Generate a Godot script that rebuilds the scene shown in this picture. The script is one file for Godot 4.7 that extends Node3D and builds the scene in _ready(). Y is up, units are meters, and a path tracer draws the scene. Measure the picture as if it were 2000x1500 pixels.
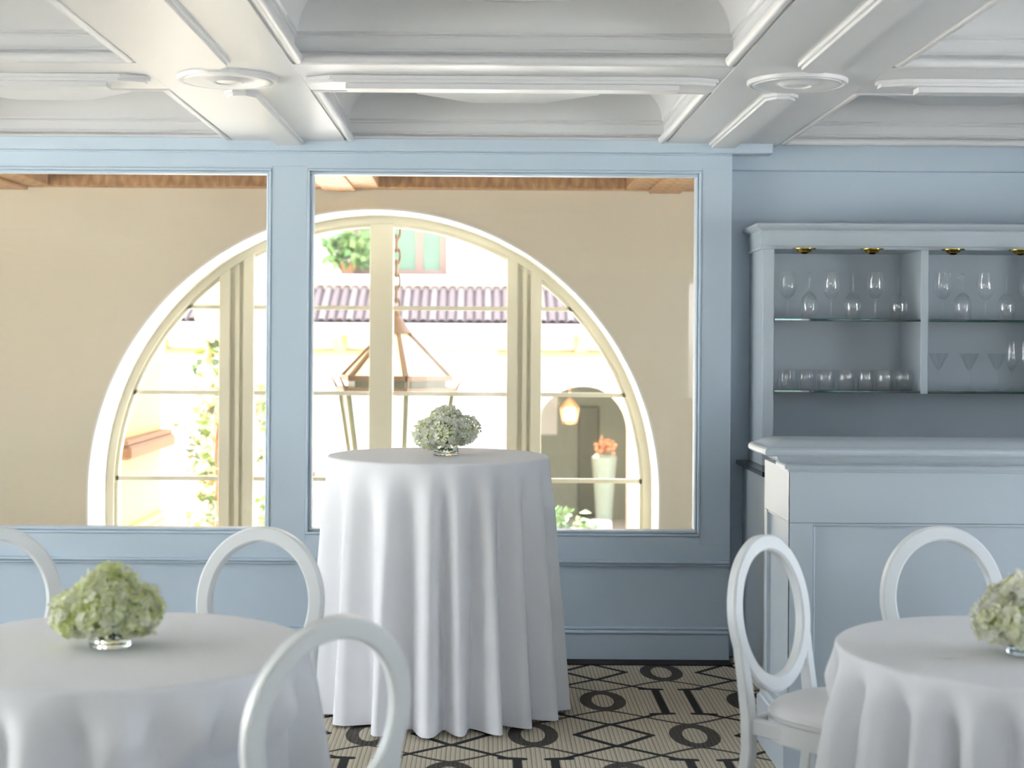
extends Node3D
# A private dining room with a coffered white ceiling, a glazed blue wall, a corridor with an arched window behind it and a courtyard beyond.
# Camera stands at the origin, eye height EYE, looking along -Z. "depth" below is distance along -Z.

const FOCAL := 2900.0
const EYE := 1.535
const ROLL := 0.0065
const BEAM_Y := 2.504       # underside of the ceiling beams
const WALL_D := 7.2         # depth of the glazed blue wall
const FAR_D := 9.4          # depth of the corridor's outer wall
const GROUND := -1.75       # courtyard level

var M := {}
var used := {}
var rng := RandomNumberGenerator.new()

# ------------------------------------------------------------------ helpers
func V(x: float, y: float, d: float) -> Vector3:
	return Vector3(x, y, -d)

func mat(called: String, c: Color, rough := 0.5, metal := 0.0) -> StandardMaterial3D:
	var m := StandardMaterial3D.new()
	m.resource_name = called
	m.albedo_color = c
	m.roughness = rough
	m.metallic = metal
	M[called] = m
	return m

func mb() -> SurfaceTool:
	var st := SurfaceTool.new()
	st.begin(Mesh.PRIMITIVE_TRIANGLES)
	st.set_smooth_group(-1)
	return st

func numbered(called: String) -> String:
	if not used.has(called):
		used[called] = 0
		return called
	used[called] += 1
	return "%s_%03d" % [called, used[called]]

func mesh_of(st: SurfaceTool) -> ArrayMesh:
	st.generate_normals()
	st.index()
	return st.commit()

func put(called: String, mesh: Mesh, m: Material, parent: Node = null) -> MeshInstance3D:
	var o := MeshInstance3D.new()
	o.mesh = mesh
	o.material_override = null
	o.set_surface_override_material(0, m)
	if parent == null:
		o.name = numbered(called)
		add_child(o)
	else:
		o.name = called
		parent.add_child(o, true)
	return o

func build(called: String, st: SurfaceTool, m: Material, parent: Node = null) -> MeshInstance3D:
	return put(called, mesh_of(st), m, parent)

func tag(o: Node, label: String, category: String, group := "") -> Node:
	o.set_meta("label", label)
	o.set_meta("category", category)
	if group != "":
		o.set_meta("group", group)
	return o

func thing(called: String, label: String, category: String, at := Vector3.ZERO, turn := 0.0, group := "") -> Node3D:
	var o := Node3D.new()
	o.name = numbered(called)
	add_child(o)
	o.position = at
	o.rotation.y = turn
	tag(o, label, category, group)
	return o

func setting(called: String, label := "", category := "") -> Node3D:
	var o := Node3D.new()
	o.name = numbered(called)
	add_child(o)
	o.set_meta("kind", "structure")
	if label != "":
		tag(o, label, category)
	return o

func copy_of(o: Node3D, label: String, at: Vector3, turn := 0.0) -> Node3D:
	var c: Node3D = o.duplicate()
	c.name = numbered(String(o.name))
	add_child(c)
	c.position = at
	c.rotation.y = turn
	c.set_meta("label", label)
	return c

# triangles are wound clockwise seen from n
func tri(st: SurfaceTool, a: Vector3, b: Vector3, c: Vector3, n: Vector3) -> void:
	if (b - a).cross(c - a).dot(n) > 0.0:
		st.add_vertex(a); st.add_vertex(c); st.add_vertex(b)
	else:
		st.add_vertex(a); st.add_vertex(b); st.add_vertex(c)

func quad(st: SurfaceTool, a: Vector3, b: Vector3, c: Vector3, d: Vector3, n: Vector3) -> void:
	tri(st, a, b, c, n)
	tri(st, a, c, d, n)

# box between two corners with chamfered edges
func box(st: SurfaceTool, p: Vector3, q: Vector3, bevel := 0.0, xf := Transform3D()) -> void:
	var lo := Vector3(minf(p.x, q.x), minf(p.y, q.y), minf(p.z, q.z))
	var hi := Vector3(maxf(p.x, q.x), maxf(p.y, q.y), maxf(p.z, q.z))
	var b: float = minf(bevel, (hi - lo)[(hi - lo).min_axis_index()] * 0.45)
	var mid := (lo + hi) * 0.5
	var half := (hi - lo) * 0.5
	var at := func(s: Vector3, axis: int) -> Vector3:
		var v := Vector3(s.x * (half.x - b), s.y * (half.y - b), s.z * (half.z - b))
		v[axis] = s[axis] * half[axis]
		return xf * (mid + v)
	for axis in 3:
		var u := (axis + 1) % 3
		var w := (axis + 2) % 3
		for s in [-1.0, 1.0]:
			var c := []
			for k in [[-1, -1], [1, -1], [1, 1], [-1, 1]]:
				var v := Vector3()
				v[axis] = s; v[u] = k[0]; v[w] = k[1]
				c.append(at.call(v, axis))
			var n := Vector3(); n[axis] = s
			quad(st, c[0], c[1], c[2], c[3], xf.basis * n)
			if b > 0.0:
				for s2 in [-1.0, 1.0]:      # edges between this face and the next axis' faces
					var e1 := Vector3(); e1[axis] = s; e1[u] = s2; e1[w] = -1
					var e2 := e1; e2[w] = 1
					var n2 := Vector3(); n2[axis] = s; n2[u] = s2
					quad(st, at.call(e1, axis), at.call(e2, axis), at.call(e2, u), at.call(e1, u), xf.basis * n2)
	if b > 0.0:
		for i in 8:
			var s := Vector3(1 if i & 1 else -1, 1 if i & 2 else -1, 1 if i & 4 else -1)
			tri(st, at.call(s, 0), at.call(s, 1), at.call(s, 2), xf.basis * s)

func dbox(st: SurfaceTool, x0: float, x1: float, y0: float, y1: float, d0: float, d1: float, bevel := 0.0) -> void:
	box(st, V(x0, y0, d0), V(x1, y1, d1), bevel)

# polygon (x, y) pushed from h0 to h1 along the third axis of xf
func extrude(st: SurfaceTool, poly: PackedVector2Array, h0: float, h1: float, xf := Transform3D(), smooth_sides := false, caps := true) -> void:
	if Geometry2D.is_polygon_clockwise(poly):
		poly.reverse()
	var idx := Geometry2D.triangulate_polygon(poly)
	st.set_smooth_group(-1)
	if caps:
		for i in range(0, idx.size(), 3):
			for h in [[h0, -1.0], [h1, 1.0]]:
				var hh: float = h[0]
				tri(st, xf * Vector3(poly[idx[i]].x, poly[idx[i]].y, hh), xf * Vector3(poly[idx[i + 1]].x, poly[idx[i + 1]].y, hh), xf * Vector3(poly[idx[i + 2]].x, poly[idx[i + 2]].y, hh), xf.basis * Vector3(0, 0, h[1] * signf(h1 - h0)))
	if smooth_sides:
		st.set_smooth_group(5)
	for i in poly.size():
		var a := poly[i]
		var b := poly[(i + 1) % poly.size()]
		var n := Vector3(b.y - a.y, a.x - b.x, 0)
		quad(st, xf * Vector3(a.x, a.y, h0), xf * Vector3(b.x, b.y, h0), xf * Vector3(b.x, b.y, h1), xf * Vector3(a.x, a.y, h1), xf.basis * n)
	st.set_smooth_group(-1)

func plan(y := 0.0, x := 0.0, d := 0.0) -> Transform3D:   # x -> X, y -> depth, h -> up
	return Transform3D(Basis(Vector3(1, 0, 0), Vector3(0, 0, -1), Vector3(0, 1, 0)), V(x, y, d))

# profile of (radius, height) turned round the y axis of xf; a profile running upwards faces outwards
func lathe(st: SurfaceTool, pr: Array, n := 32, xf := Transform3D(), sharp := 0.6) -> void:
	var group := 10
	var before := Vector2.ZERO
	for i in pr.size() - 1:
		var a: Vector2 = pr[i]
		var b: Vector2 = pr[i + 1]
		var nn := Vector2(b.y - a.y, a.x - b.x)
		if nn.length() < 1e-7:
			continue
		nn = nn.normalized()
		if i > 0 and absf(before.angle_to(nn)) > sharp:
			group += 1
		before = nn
		st.set_smooth_group(group)
		for k in n:
			var t0 := TAU * k / n
			var t1 := TAU * (k + 1) / n
			var tm := (t0 + t1) * 0.5
			var nv := xf.basis * Vector3(nn.x * cos(tm), nn.y, nn.x * sin(tm))
			var p := xf * Vector3(a.x * cos(t0), a.y, a.x * sin(t0))
			var q := xf * Vector3(a.x * cos(t1), a.y, a.x * sin(t1))
			var r := xf * Vector3(b.x * cos(t1), b.y, b.x * sin(t1))
			var s := xf * Vector3(b.x * cos(t0), b.y, b.x * sin(t0))
			if a.x > 1e-6:
				tri(st, p, q, r if b.x > 1e-6 else s, nv)
			if b.x > 1e-6:
				tri(st, p, r, s, nv)
	st.set_smooth_group(-1)

# round tube through points
func tube(st: SurfaceTool, pts: Array, radii: Array, n := 10, closed := false) -> void:
	st.set_smooth_group(3)
	var rings := []
	var cnt := pts.size()
	var side := Vector3.ZERO
	for i in cnt:
		var a: Vector3 = pts[(i - 1 + cnt) % cnt] if closed or i > 0 else pts[i]
		var b: Vector3 = pts[(i + 1) % cnt] if closed or i < cnt - 1 else pts[i]
		var t := (b - a).normalized()
		if side == Vector3.ZERO:
			side = t.cross(Vector3.UP if absf(t.y) < 0.9 else Vector3.RIGHT).normalized()
		side = (side - t * side.dot(t)).normalized()
		var up := side.cross(t)
		var ring := []
		var r: float = radii[mini(i, radii.size() - 1)]
		for k in n:
			ring.append([pts[i] + (side * cos(TAU * k / n) + up * sin(TAU * k / n)) * r, side * cos(TAU * (k + 0.5) / n) + up * sin(TAU * (k + 0.5) / n)])
		rings.append(ring)
	for i in (cnt if closed else cnt - 1):
		var j := (i + 1) % cnt
		for k in n:
			var l := (k + 1) % n
			quad(st, rings[i][k][0], rings[i][l][0], rings[j][l][0], rings[j][k][0], rings[i][k][1])
	if not closed:
		st.set_smooth_group(-1)
		for e in [0, cnt - 1]:
			var out: Vector3 = (pts[0] - pts[1]) if e == 0 else (pts[cnt - 1] - pts[cnt - 2])
			for k in n:
				tri(st, pts[e], rings[e][k][0], rings[e][(k + 1) % n][0], out)
	st.set_smooth_group(-1)

# straight bar of rectangular section, tapering from size a to size b; x axis of the section along "across"
func bar(st: SurfaceTool, p: Vector3, q: Vector3, a: Vector2, b: Vector2, across := Vector3.RIGHT, bevel := 0.004) -> void:
	path_bar(st, [p, q], [a, b], across, bevel)

func path_bar(st: SurfaceTool, pts: Array, sizes: Array, across := Vector3.RIGHT, bevel := 0.004) -> void:
	var rings := []
	for i in pts.size():
		var t: Vector3 = (pts[mini(i + 1, pts.size() - 1)] - pts[maxi(i - 1, 0)]).normalized()
		var x := (across - t * across.dot(t)).normalized()
		var y := t.cross(x)
		var s: Vector2 = sizes[mini(i, sizes.size() - 1)]
		var hx := s.x / 2
		var hy := s.y / 2
		var ring := []
		for c in [[hx, -hy + bevel], [hx, hy - bevel], [hx - bevel, hy], [-hx + bevel, hy], [-hx, hy - bevel], [-hx, -hy + bevel], [-hx + bevel, -hy], [hx - bevel, -hy]]:
			ring.append(pts[i] + x * c[0] + y * c[1])
		rings.append(ring)
	for i in pts.size() - 1:
		var mid: Vector3 = (pts[i] + pts[i + 1]) * 0.5
		for k in 8:
			st.set_smooth_group(20 + k)
			var l := (k + 1) % 8
			var n: Vector3 = (rings[i][k] + rings[i][l] + rings[i + 1][k] + rings[i + 1][l]) * 0.25 - mid
			quad(st, rings[i][k], rings[i][l], rings[i + 1][l], rings[i + 1][k], n)
	st.set_smooth_group(-1)
	for e in [0, pts.size() - 1]:
		var out: Vector3 = (pts[0] - pts[1]) if e == 0 else (pts[e] - pts[e - 1])
		for k in range(1, 7):
			tri(st, rings[e][0], rings[e][k], rings[e][k + 1], out)

# moulding: rectangles offset by pr[i].x at height pr[i].y, joined with mitred corners. sign +1: solid block growing outwards, -1: hollow shrinking inwards
func mould(st: SurfaceTool, x0: float, x1: float, d0: float, d1: float, pr: Array, outward: bool, flush_back := false, cap_top := true, cap_bottom := true) -> void:
	var s := 1.0 if outward else -1.0
	var loops := []
	for p in pr:
		var o: float = p.x * s
		var db: float = d1 if flush_back else d1 + o
		loops.append([V(x0 - o, p.y, d0 - o), V(x1 + o, p.y, d0 - o), V(x1 + o, p.y, db), V(x0 - o, p.y, db)])
	var dirs := [Vector3(0, 0, 1), Vector3(1, 0, 0), Vector3(0, 0, -1), Vector3(-1, 0, 0)]
	var run := 0
	var before := Vector2.ZERO
	for i in pr.size() - 1:
		var nn := Vector2(pr[i + 1].y - pr[i].y, pr[i].x - pr[i + 1].x)   # (horizontal outward, vertical)
		if not outward:
			nn = Vector2(-nn.x * -1.0, nn.y)
		if i > 0 and absf(before.angle_to(nn)) > 0.5:
			run += 1
		before = nn
		for k in 4:
			var l := (k + 1) % 4
			st.set_smooth_group(40 + run * 4 + k)
			var n: Vector3 = dirs[k] * (nn.x * s) + Vector3(0, nn.y if outward else nn.y, 0)
			quad(st, loops[i][k], loops[i][l], loops[i + 1][l], loops[i + 1][k], n)
	st.set_smooth_group(-1)
	var e: Array = loops[loops.size() - 1]
	if cap_top:
		quad(st, e[0], e[1], e[2], e[3], Vector3(0, s, 0))
	if outward and cap_bottom:
		quad(st, loops[0][0], loops[0][1], loops[0][2], loops[0][3], Vector3.DOWN)

# ------------------------------------------------------------------ scene
func _ready() -> void:
	rng.seed = 7
	camera_and_light()
	materials()
	room_shell()
	coffered_ceiling()
	glazed_wall()
	corridor()
	courtyard()
	back_bar()
	bar_front()
	tables()
	chairs()
	glassware()

func camera_and_light() -> void:
	var env := Environment.new()
	env.background_mode = Environment.BG_SKY
	var sm := ProceduralSkyMaterial.new()
	sm.sky_top_color = Color(0.76, 0.84, 0.95)
	sm.sky_horizon_color = Color(0.94, 0.96, 0.985)
	sm.sky_curve = 0.25
	sm.ground_bottom_color = Color(0.62, 0.61, 0.59)
	sm.ground_horizon_color = Color(0.80, 0.80, 0.79)
	var sky := Sky.new()
	sky.sky_material = sm
	env.sky = sky
	env.background_energy_multiplier = 1.0
	env.tonemap_mode = Environment.TONE_MAPPER_LINEAR
	env.tonemap_exposure = 11.0
	env.sdfgi_enabled = true
	env.ssao_enabled = true
	env.ssil_enabled = true
	var we := WorldEnvironment.new()
	we.name = "environment"
	we.environment = env
	add_child(we)

	var sun := DirectionalLight3D.new()
	sun.name = "sun"
	sun.light_color = Color(1.0, 0.98, 0.945)
	sun.light_energy = 3.0
	sun.light_angular_distance = 0.6
	sun.shadow_enabled = true
	sun.sky_mode = DirectionalLight3D.SKY_MODE_LIGHT_ONLY
	add_child(sun)
	sun.look_at_from_position(Vector3(-6.0, 8.0, -3.6), Vector3.ZERO, Vector3.UP)

	var cam := Camera3D.new()
	cam.name = "camera"
	add_child(cam)
	cam.position = Vector3(0, EYE, 0)
	cam.rotation.z = ROLL
	var at := CameraAttributesPhysical.new()
	at.frustum_near = 0.05
	at.frustum_far = 300.0
	at.frustum_focal_length = 50.0
	at.frustum_focus_distance = 6.3
	at.exposure_aperture = 2.6
	cam.attributes = at
	cam.near = 0.05
	cam.far = 300.0
	cam.projection = Camera3D.PROJECTION_FRUSTUM
	cam.size = 2.0 * 0.05 * 750.0 / FOCAL
	cam.frustum_offset = Vector2(50.0, -80.0) / FOCAL * 0.05
	cam.current = true

func materials() -> void:
	mat("blue_paint", Color(0.755, 0.82, 0.875), 0.42)
	mat("ceiling_paint", Color(0.855, 0.86, 0.865), 0.36)
	mat("joinery_paint", Color(0.725, 0.77, 0.805), 0.38)
	mat("white_lacquer", Color(0.92, 0.935, 0.94), 0.28)
	mat("plaster", Color(0.86, 0.82, 0.73), 0.8)
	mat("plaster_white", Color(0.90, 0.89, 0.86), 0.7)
	mat("window_paint", Color(0.88, 0.86, 0.77), 0.5)
	mat("stone_trim", Color(0.9, 0.88, 0.83), 0.8)
	mat("facade", Color(0.80, 0.745, 0.69), 0.9)
	mat("facade_warm", Color(0.72, 0.61, 0.37), 0.9)
	mat("terracotta_and_shade", Color(0.45, 0.31, 0.18), 0.8)  # pot clay; on the capitals this tone stands in for shadow
	mat("paving", Color(0.76, 0.755, 0.74), 0.9)
	mat("bronze", Color(0.36, 0.26, 0.16), 0.45, 0.3)
	mat("verdigris", Color(0.36, 0.37, 0.29), 0.5, 0.2)
	mat("brass", Color(0.66, 0.55, 0.27), 0.22, 1.0)
	mat("dark_stone", Color(0.16, 0.17, 0.18), 0.2)
	mat("carpet_edge", Color(0.14, 0.13, 0.125), 0.95)
	mat("stem_green", Color(0.33, 0.45, 0.16), 0.5)
	mat("calyx_green", Color(0.66, 0.72, 0.42), 0.6)
	mat("leaf_dark", Color(0.22, 0.34, 0.12), 0.45)
	mat("dark_interior", Color(0.60, 0.62, 0.55), 0.8)
	mat("wood_frame", Color(0.42, 0.31, 0.25), 0.6)
	mat("roof_tile", Color(0.41, 0.345, 0.325), 0.85)
	mat("roof_tile_pale", Color(0.47, 0.41, 0.385), 0.85)
	mat("orange_flower", Color(0.92, 0.5, 0.25), 0.7)
	mat("table_wood", Color(0.5, 0.36, 0.24), 0.5)

	var cloth := mat("table_linen", Color(0.945, 0.95, 0.965), 0.85)
	cloth.backlight_enabled = true
	cloth.backlight = Color(0.25, 0.25, 0.25)
	cloth.rim_enabled = true
	cloth.rim = 0.25
	var weave := FastNoiseLite.new()
	weave.seed = 3
	weave.frequency = 0.09
	var wt := NoiseTexture2D.new()
	wt.width = 256
	wt.height = 256
	wt.seamless = true
	wt.noise = weave
	cloth.heightmap_enabled = true
	cloth.heightmap_texture = wt
	cloth.heightmap_scale = 0.02
	cloth.uv1_triplanar = true
	cloth.uv1_scale = Vector3(14, 14, 14)
	var seat := mat("seat_fabric", Color(0.93, 0.93, 0.935), 0.8)
	seat.rim_enabled = true
	seat.rim = 0.2

	var petal := mat("petal", Color.WHITE, 0.6)
	petal.vertex_color_use_as_albedo = true
	petal.backlight_enabled = true
	petal.backlight = Color(0.75, 0.75, 0.75)
	var leaf := mat("foliage", Color.WHITE, 0.6)
	leaf.vertex_color_use_as_albedo = true
	leaf.backlight_enabled = true
	leaf.backlight = Color(0.4, 0.4, 0.4)

	var pane := mat("pane_glass", Color(1, 1, 1, 0.02), 0.0)
	pane.transparency = BaseMaterial3D.TRANSPARENCY_ALPHA
	var ware := mat("glassware", Color(1.0, 1.0, 1.0, 0.0), 0.0)
	ware.transparency = BaseMaterial3D.TRANSPARENCY_ALPHA
	var thick := mat("thick_glass", Color(0.97, 0.99, 0.98, 0.0), 0.0)
	thick.refraction_enabled = true
	thick.refraction_scale = 0.05
	thick.transparency = BaseMaterial3D.TRANSPARENCY_ALPHA
	var shelf := mat("shelf_glass", Color(0.26, 0.48, 0.43, 0.0), 0.0)
	shelf.refraction_enabled = true
	shelf.refraction_scale = 0.05
	shelf.transparency = BaseMaterial3D.TRANSPARENCY_ALPHA
	var water := mat("water", Color(0.98, 0.99, 0.96, 0.0), 0.0)
	water.refraction_enabled = true
	water.refraction_scale = 0.033
	water.transparency = BaseMaterial3D.TRANSPARENCY_ALPHA
	var lantern_pane := mat("lantern_pane", Color(0.96, 0.94, 0.88, 0.35), 0.1)
	lantern_pane.transparency = BaseMaterial3D.TRANSPARENCY_ALPHA
	var roof_pane := mat("lantern_roof_pane", Color(0.93, 0.86, 0.70), 0.4)
	roof_pane.backlight_enabled = true
	roof_pane.backlight = Color(0.5, 0.47, 0.38)
	var bulb := mat("bulb_glow", Color(1, 0.95, 0.85), 0.5)
	bulb.emission_enabled = true
	bulb.emission = Color(1.0, 0.93, 0.78)
	bulb.emission_energy_multiplier = 3.0

	var wood := mat("corridor_wood", Color(0.72, 0.55, 0.36), 0.45)
	var wn := FastNoiseLite.new()
	wn.seed = 11
	wn.frequency = 0.02
	var ramp := Gradient.new()
	ramp.set_color(0, Color(0.60, 0.43, 0.26))
	ramp.set_color(1, Color(0.82, 0.65, 0.44))
	var wtx := NoiseTexture2D.new()
	wtx.width = 512
	wtx.height = 64
	wtx.seamless = true
	wtx.noise = wn
	wtx.color_ramp = ramp
	wood.albedo_color = Color.WHITE
	wood.albedo_texture = wtx
	wood.uv1_triplanar = true
	wood.uv1_world_triplanar = true
	wood.uv1_scale = Vector3(2.0, 6.0, 6.0)
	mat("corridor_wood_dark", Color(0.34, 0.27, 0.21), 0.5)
	carpet_material()

# woven carpet: cream ribs with black lattice and flecked rings
const TILE_X := 0.635
const TILE_Z := 1.118
func seg_d(p: Vector2, a: Vector2, b: Vector2) -> float:
	var ab := b - a
	var t := clampf((p - a).dot(ab) / ab.length_squared(), 0.0, 1.0)
	return (p - a - ab * t).length()

func carpet_material() -> void:
	var w := 560
	var h := 986
	var img := PackedByteArray()
	img.resize(w * h * 3)
	var hgt := PackedByteArray()
	hgt.resize(w * h)
	var n1 := FastNoiseLite.new()
	n1.seed = 5
	n1.frequency = 0.35
	var r := RandomNumberGenerator.new()
	r.seed = 21
	# everything is symmetric about the tile's two axes: u from 0 (diamond column) to 0.5 (ring column), metres
	var hx := TILE_X / 2
	var hz := TILE_Z / 2
	var dv := 0.165     # half height of the diamond
	var du := 0.150
	for j in h:
		var vz := (float(j) + 0.5) / h * TILE_Z
		var av := minf(vz, TILE_Z - vz)          # distance from the diamond row
		for i in w:
			var ux := (float(i) + 0.5) / w * TILE_X
			var au := minf(ux, TILE_X - ux)
			var wob := n1.get_noise_2d(i, j) * 0.0035
			var p := Vector2(au, av)
			var black := false
			var fleck := false
			# diamond and the lines that run from it to the brackets
			var d1 := seg_d(p, Vector2(0, dv), Vector2(du, 0))
			if d1 + wob < 0.0135:
				black = true
			var d2 := seg_d(p, Vector2(0, dv - 0.01), Vector2(0.212, 0.335))
			if d2 + wob < 0.0115:
				black = true
			if absf(au - 0.248) + wob < 0.0165 and av > 0.345:
				black = true
			var d3 := seg_d(p, Vector2(0.19, 0.335), Vector2(0.272, 0.345))
			if d3 + wob < 0.016:
				black = true
			# rings: at (half, 0) and at (0, half)
			for c in [Vector2(hx, 0), Vector2(0, hz)]:
				var q: Vector2 = p - c
				var e_out := Vector2(q.x / 0.099, q.y / 0.178).length()
				var e_in := Vector2(q.x / 0.047, q.y / 0.112).length()
				if e_out + wob * 8.0 < 1.0 and e_in + wob * 8.0 > 1.0:
					fleck = true
			# wavy line between the rings
			var t := clampf(au / hx, 0.0, 1.0)
			var yy := lerpf(hz - 0.170, 0.170, smoothstep(0.0, 1.0, t) * 0.45 + t * 0.55)
			if absf(av - yy) + wob < 0.0115:
				fleck = true
			var rib := fmod(ux / TILE_X * 36.0, 1.0)
			var ridge := sin(rib * PI)
			var grain := r.randf()
			var c := Color(0.81, 0.775, 0.695)
			if rib < 0.2:
				c = Color(0.56, 0.525, 0.455)
			c = c * (0.88 + 0.2 * grain)
			if fleck:
				c = Color(0.17, 0.165, 0.16) if r.randf() < 0.74 else Color(0.50, 0.47, 0.41)
			if black:
				c = Color(0.125, 0.122, 0.125) * (0.85 + 0.3 * grain)
			var o := (j * w + i) * 3
			img[o] = int(clampf(c.r, 0, 1) * 255)
			img[o + 1] = int(clampf(c.g, 0, 1) * 255)
			img[o + 2] = int(clampf(c.b, 0, 1) * 255)
			hgt[j * w + i] = int(clampf((0.25 + 0.55 * ridge if not black else 0.85) + 0.2 * grain, 0, 1) * 255)
	var m := mat("woven_carpet", Color.WHITE, 0.95)
	m.albedo_texture = ImageTexture.create_from_image(Image.create_from_data(w, h, false, Image.FORMAT_RGB8, img))
	m.heightmap_enabled = true
	m.heightmap_texture = ImageTexture.create_from_image(Image.create_from_data(w, h, false, Image.FORMAT_L8, hgt))
	m.heightmap_scale = 0.25
	m.uv1_triplanar = true
	m.uv1_world_triplanar = true
	m.uv1_scale = Vector3(1.0 / TILE_X, 1.0, 1.0 / TILE_Z)
	# diamond centre stands at X 0.51, depth 5.827
	m.uv1_offset = Vector3(-0.51 / TILE_X, 0, 5.827 / TILE_Z)

# ------------------------------------------------------------------ room
const ROOM_L := -7.2
const ROOM_R := 4.6
const ROOM_BACK := -6.0
func room_shell() -> void:
	var f := setting("floor", "flat woven carpet with black lattice, rings and cream ribs", "carpet")
	var st := mb()
	dbox(st, ROOM_L, ROOM_R, -0.3, 0.0, ROOM_BACK, WALL_D + 0.15)
	build("woven_carpet", st, M.woven_carpet, f)
	st = mb()
	dbox(st, ROOM_L, 1.187, 0.0005, 0.006, WALL_D - 0.115, WALL_D, 0.002)
	build("dark_border", st, M.carpet_edge, f)

	# walls out of the frame; tall windows, right and back ones added for fill
	var wr := setting("wall_right")
	side_wall(wr, ROOM_R, ROOM_R + 0.2, [[3.3, 4.6], [7.8, 8.9]])  # both openings are made up, to light the room and the corridor
	var wl := setting("wall_left")
	side_wall(wl, ROOM_L - 0.2, ROOM_L, [[0.9, 1.95], [2.15, 3.7], [3.9, 5.4], [5.6, 6.9], [8.0, 8.8]])
	var wb := setting("wall_back")
	st = mb()
	var edge := ROOM_L - 0.2
	for g in [[-1.08, 0.22, 1.7], [2.75, 4.4, 2.42]]:  # made-up openings behind the camera that let in frontal light
		dbox(st, edge, g[0], -0.3, 3.0, ROOM_BACK - 0.2, ROOM_BACK)
		dbox(st, g[0], g[1], -0.3, 0.12, ROOM_BACK - 0.2, ROOM_BACK)
		dbox(st, g[0], g[1], g[2], 3.0, ROOM_BACK - 0.2, ROOM_BACK)
		edge = g[1]
		var w := setting("window_%d" % window_no)  # unseen window, added to brighten surfaces facing the camera
		window_no += 1
		var fr := mb()
		frame_of(fr, g[0], g[1], 0.12, g[2], 0.05, ROOM_BACK - 0.13, ROOM_BACK - 0.07)
		build("window_frame", fr, M.white_lacquer, w)
		var pn := mb()
		quad(pn, V(g[0] + 0.05, 0.17, ROOM_BACK - 0.1), V(g[1] - 0.05, 0.17, ROOM_BACK - 0.1), V(g[1] - 0.05, g[2] - 0.05, ROOM_BACK - 0.1), V(g[0] + 0.05, g[2] - 0.05, ROOM_BACK - 0.1), Vector3(0, 0, -1))
		build("pane", pn, M.pane_glass, w)
	dbox(st, edge, ROOM_R + 0.2, -0.3, 3.0, ROOM_BACK - 0.2, ROOM_BACK)
	build("plaster", st, M.blue_paint, wb)

	# slab over the room and the corridor, and what the building stands on
	var roof := setting("ceiling_slab")
	st = mb()
	dbox(st, ROOM_L - 0.2, ROOM_R + 0.2, 3.0, 3.2, ROOM_BACK - 0.2, 11.6)
	build("slab", st, M.plaster_white, roof)
	var base := setting("foundation")
	st = mb()
	dbox(st, ROOM_L - 0.2, ROOM_R + 0.2, GROUND, -0.3, ROOM_BACK - 0.2, FAR_D + 0.5)
	build("footing", st, M.facade, base)

var window_no := 4
func side_wall(wall: Node3D, x0: float, x1: float, gaps: Array) -> void:
	var st := mb()
	var from := ROOM_BACK
	for g in gaps:
		dbox(st, x0, x1, -0.3, 3.0, from, g[0])
		dbox(st, x0, x1, -0.3, 0.12, g[0], g[1])
		dbox(st, x0, x1, 2.42, 3.0, g[0], g[1])
		from = g[1]
	dbox(st, x0, x1, -0.3, 3.0, from, FAR_D + 0.5)
	build("plaster", st, M.blue_paint, wall)
	var a := x0 + 0.07
	var b := x1 - 0.07
	var m := (a + b) / 2
	for g in gaps:
		var w := setting("window_%d" % window_no)
		window_no += 1
		var mid: float = (g[0] + g[1]) / 2
		st = mb()
		dbox(st, a, b, 0.12, 0.17, g[0], g[1], 0.005)
		dbox(st, a, b, 2.37, 2.42, g[0], g[1], 0.005)
		dbox(st, a, b, 0.17, 2.37, g[0], g[0] + 0.05, 0.005)
		dbox(st, a, b, 0.17, 2.37, g[1] - 0.05, g[1], 0.005)
		dbox(st, a, b, 0.17, 2.37, mid - 0.03, mid + 0.03, 0.005)
		build("window_frame", st, M.white_lacquer, w)
		for e in [[g[0] + 0.05, mid - 0.03], [mid + 0.03, g[1] - 0.05]]:
			st = mb()
			quad(st, V(m, 0.17, e[0]), V(m, 2.37, e[0]), V(m, 2.37, e[1]), V(m, 0.17, e[1]), Vector3.RIGHT)
			build("pane", st, M.pane_glass, w)

func pointed(x0: float, x1: float, y0: float, y1: float, tip: float, cham: float) -> PackedVector2Array:
	# long plate along x with chamfered ends
	var m := (y0 + y1) / 2
	return PackedVector2Array([Vector2(x0, m - tip / 2), Vector2(x0 + cham, y0), Vector2(x1 - cham, y0), Vector2(x1, m - tip / 2), Vector2(x1, m + tip / 2), Vector2(x1 - cham, y1), Vector2(x0 + cham, y1), Vector2(x0, m + tip / 2)])

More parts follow.
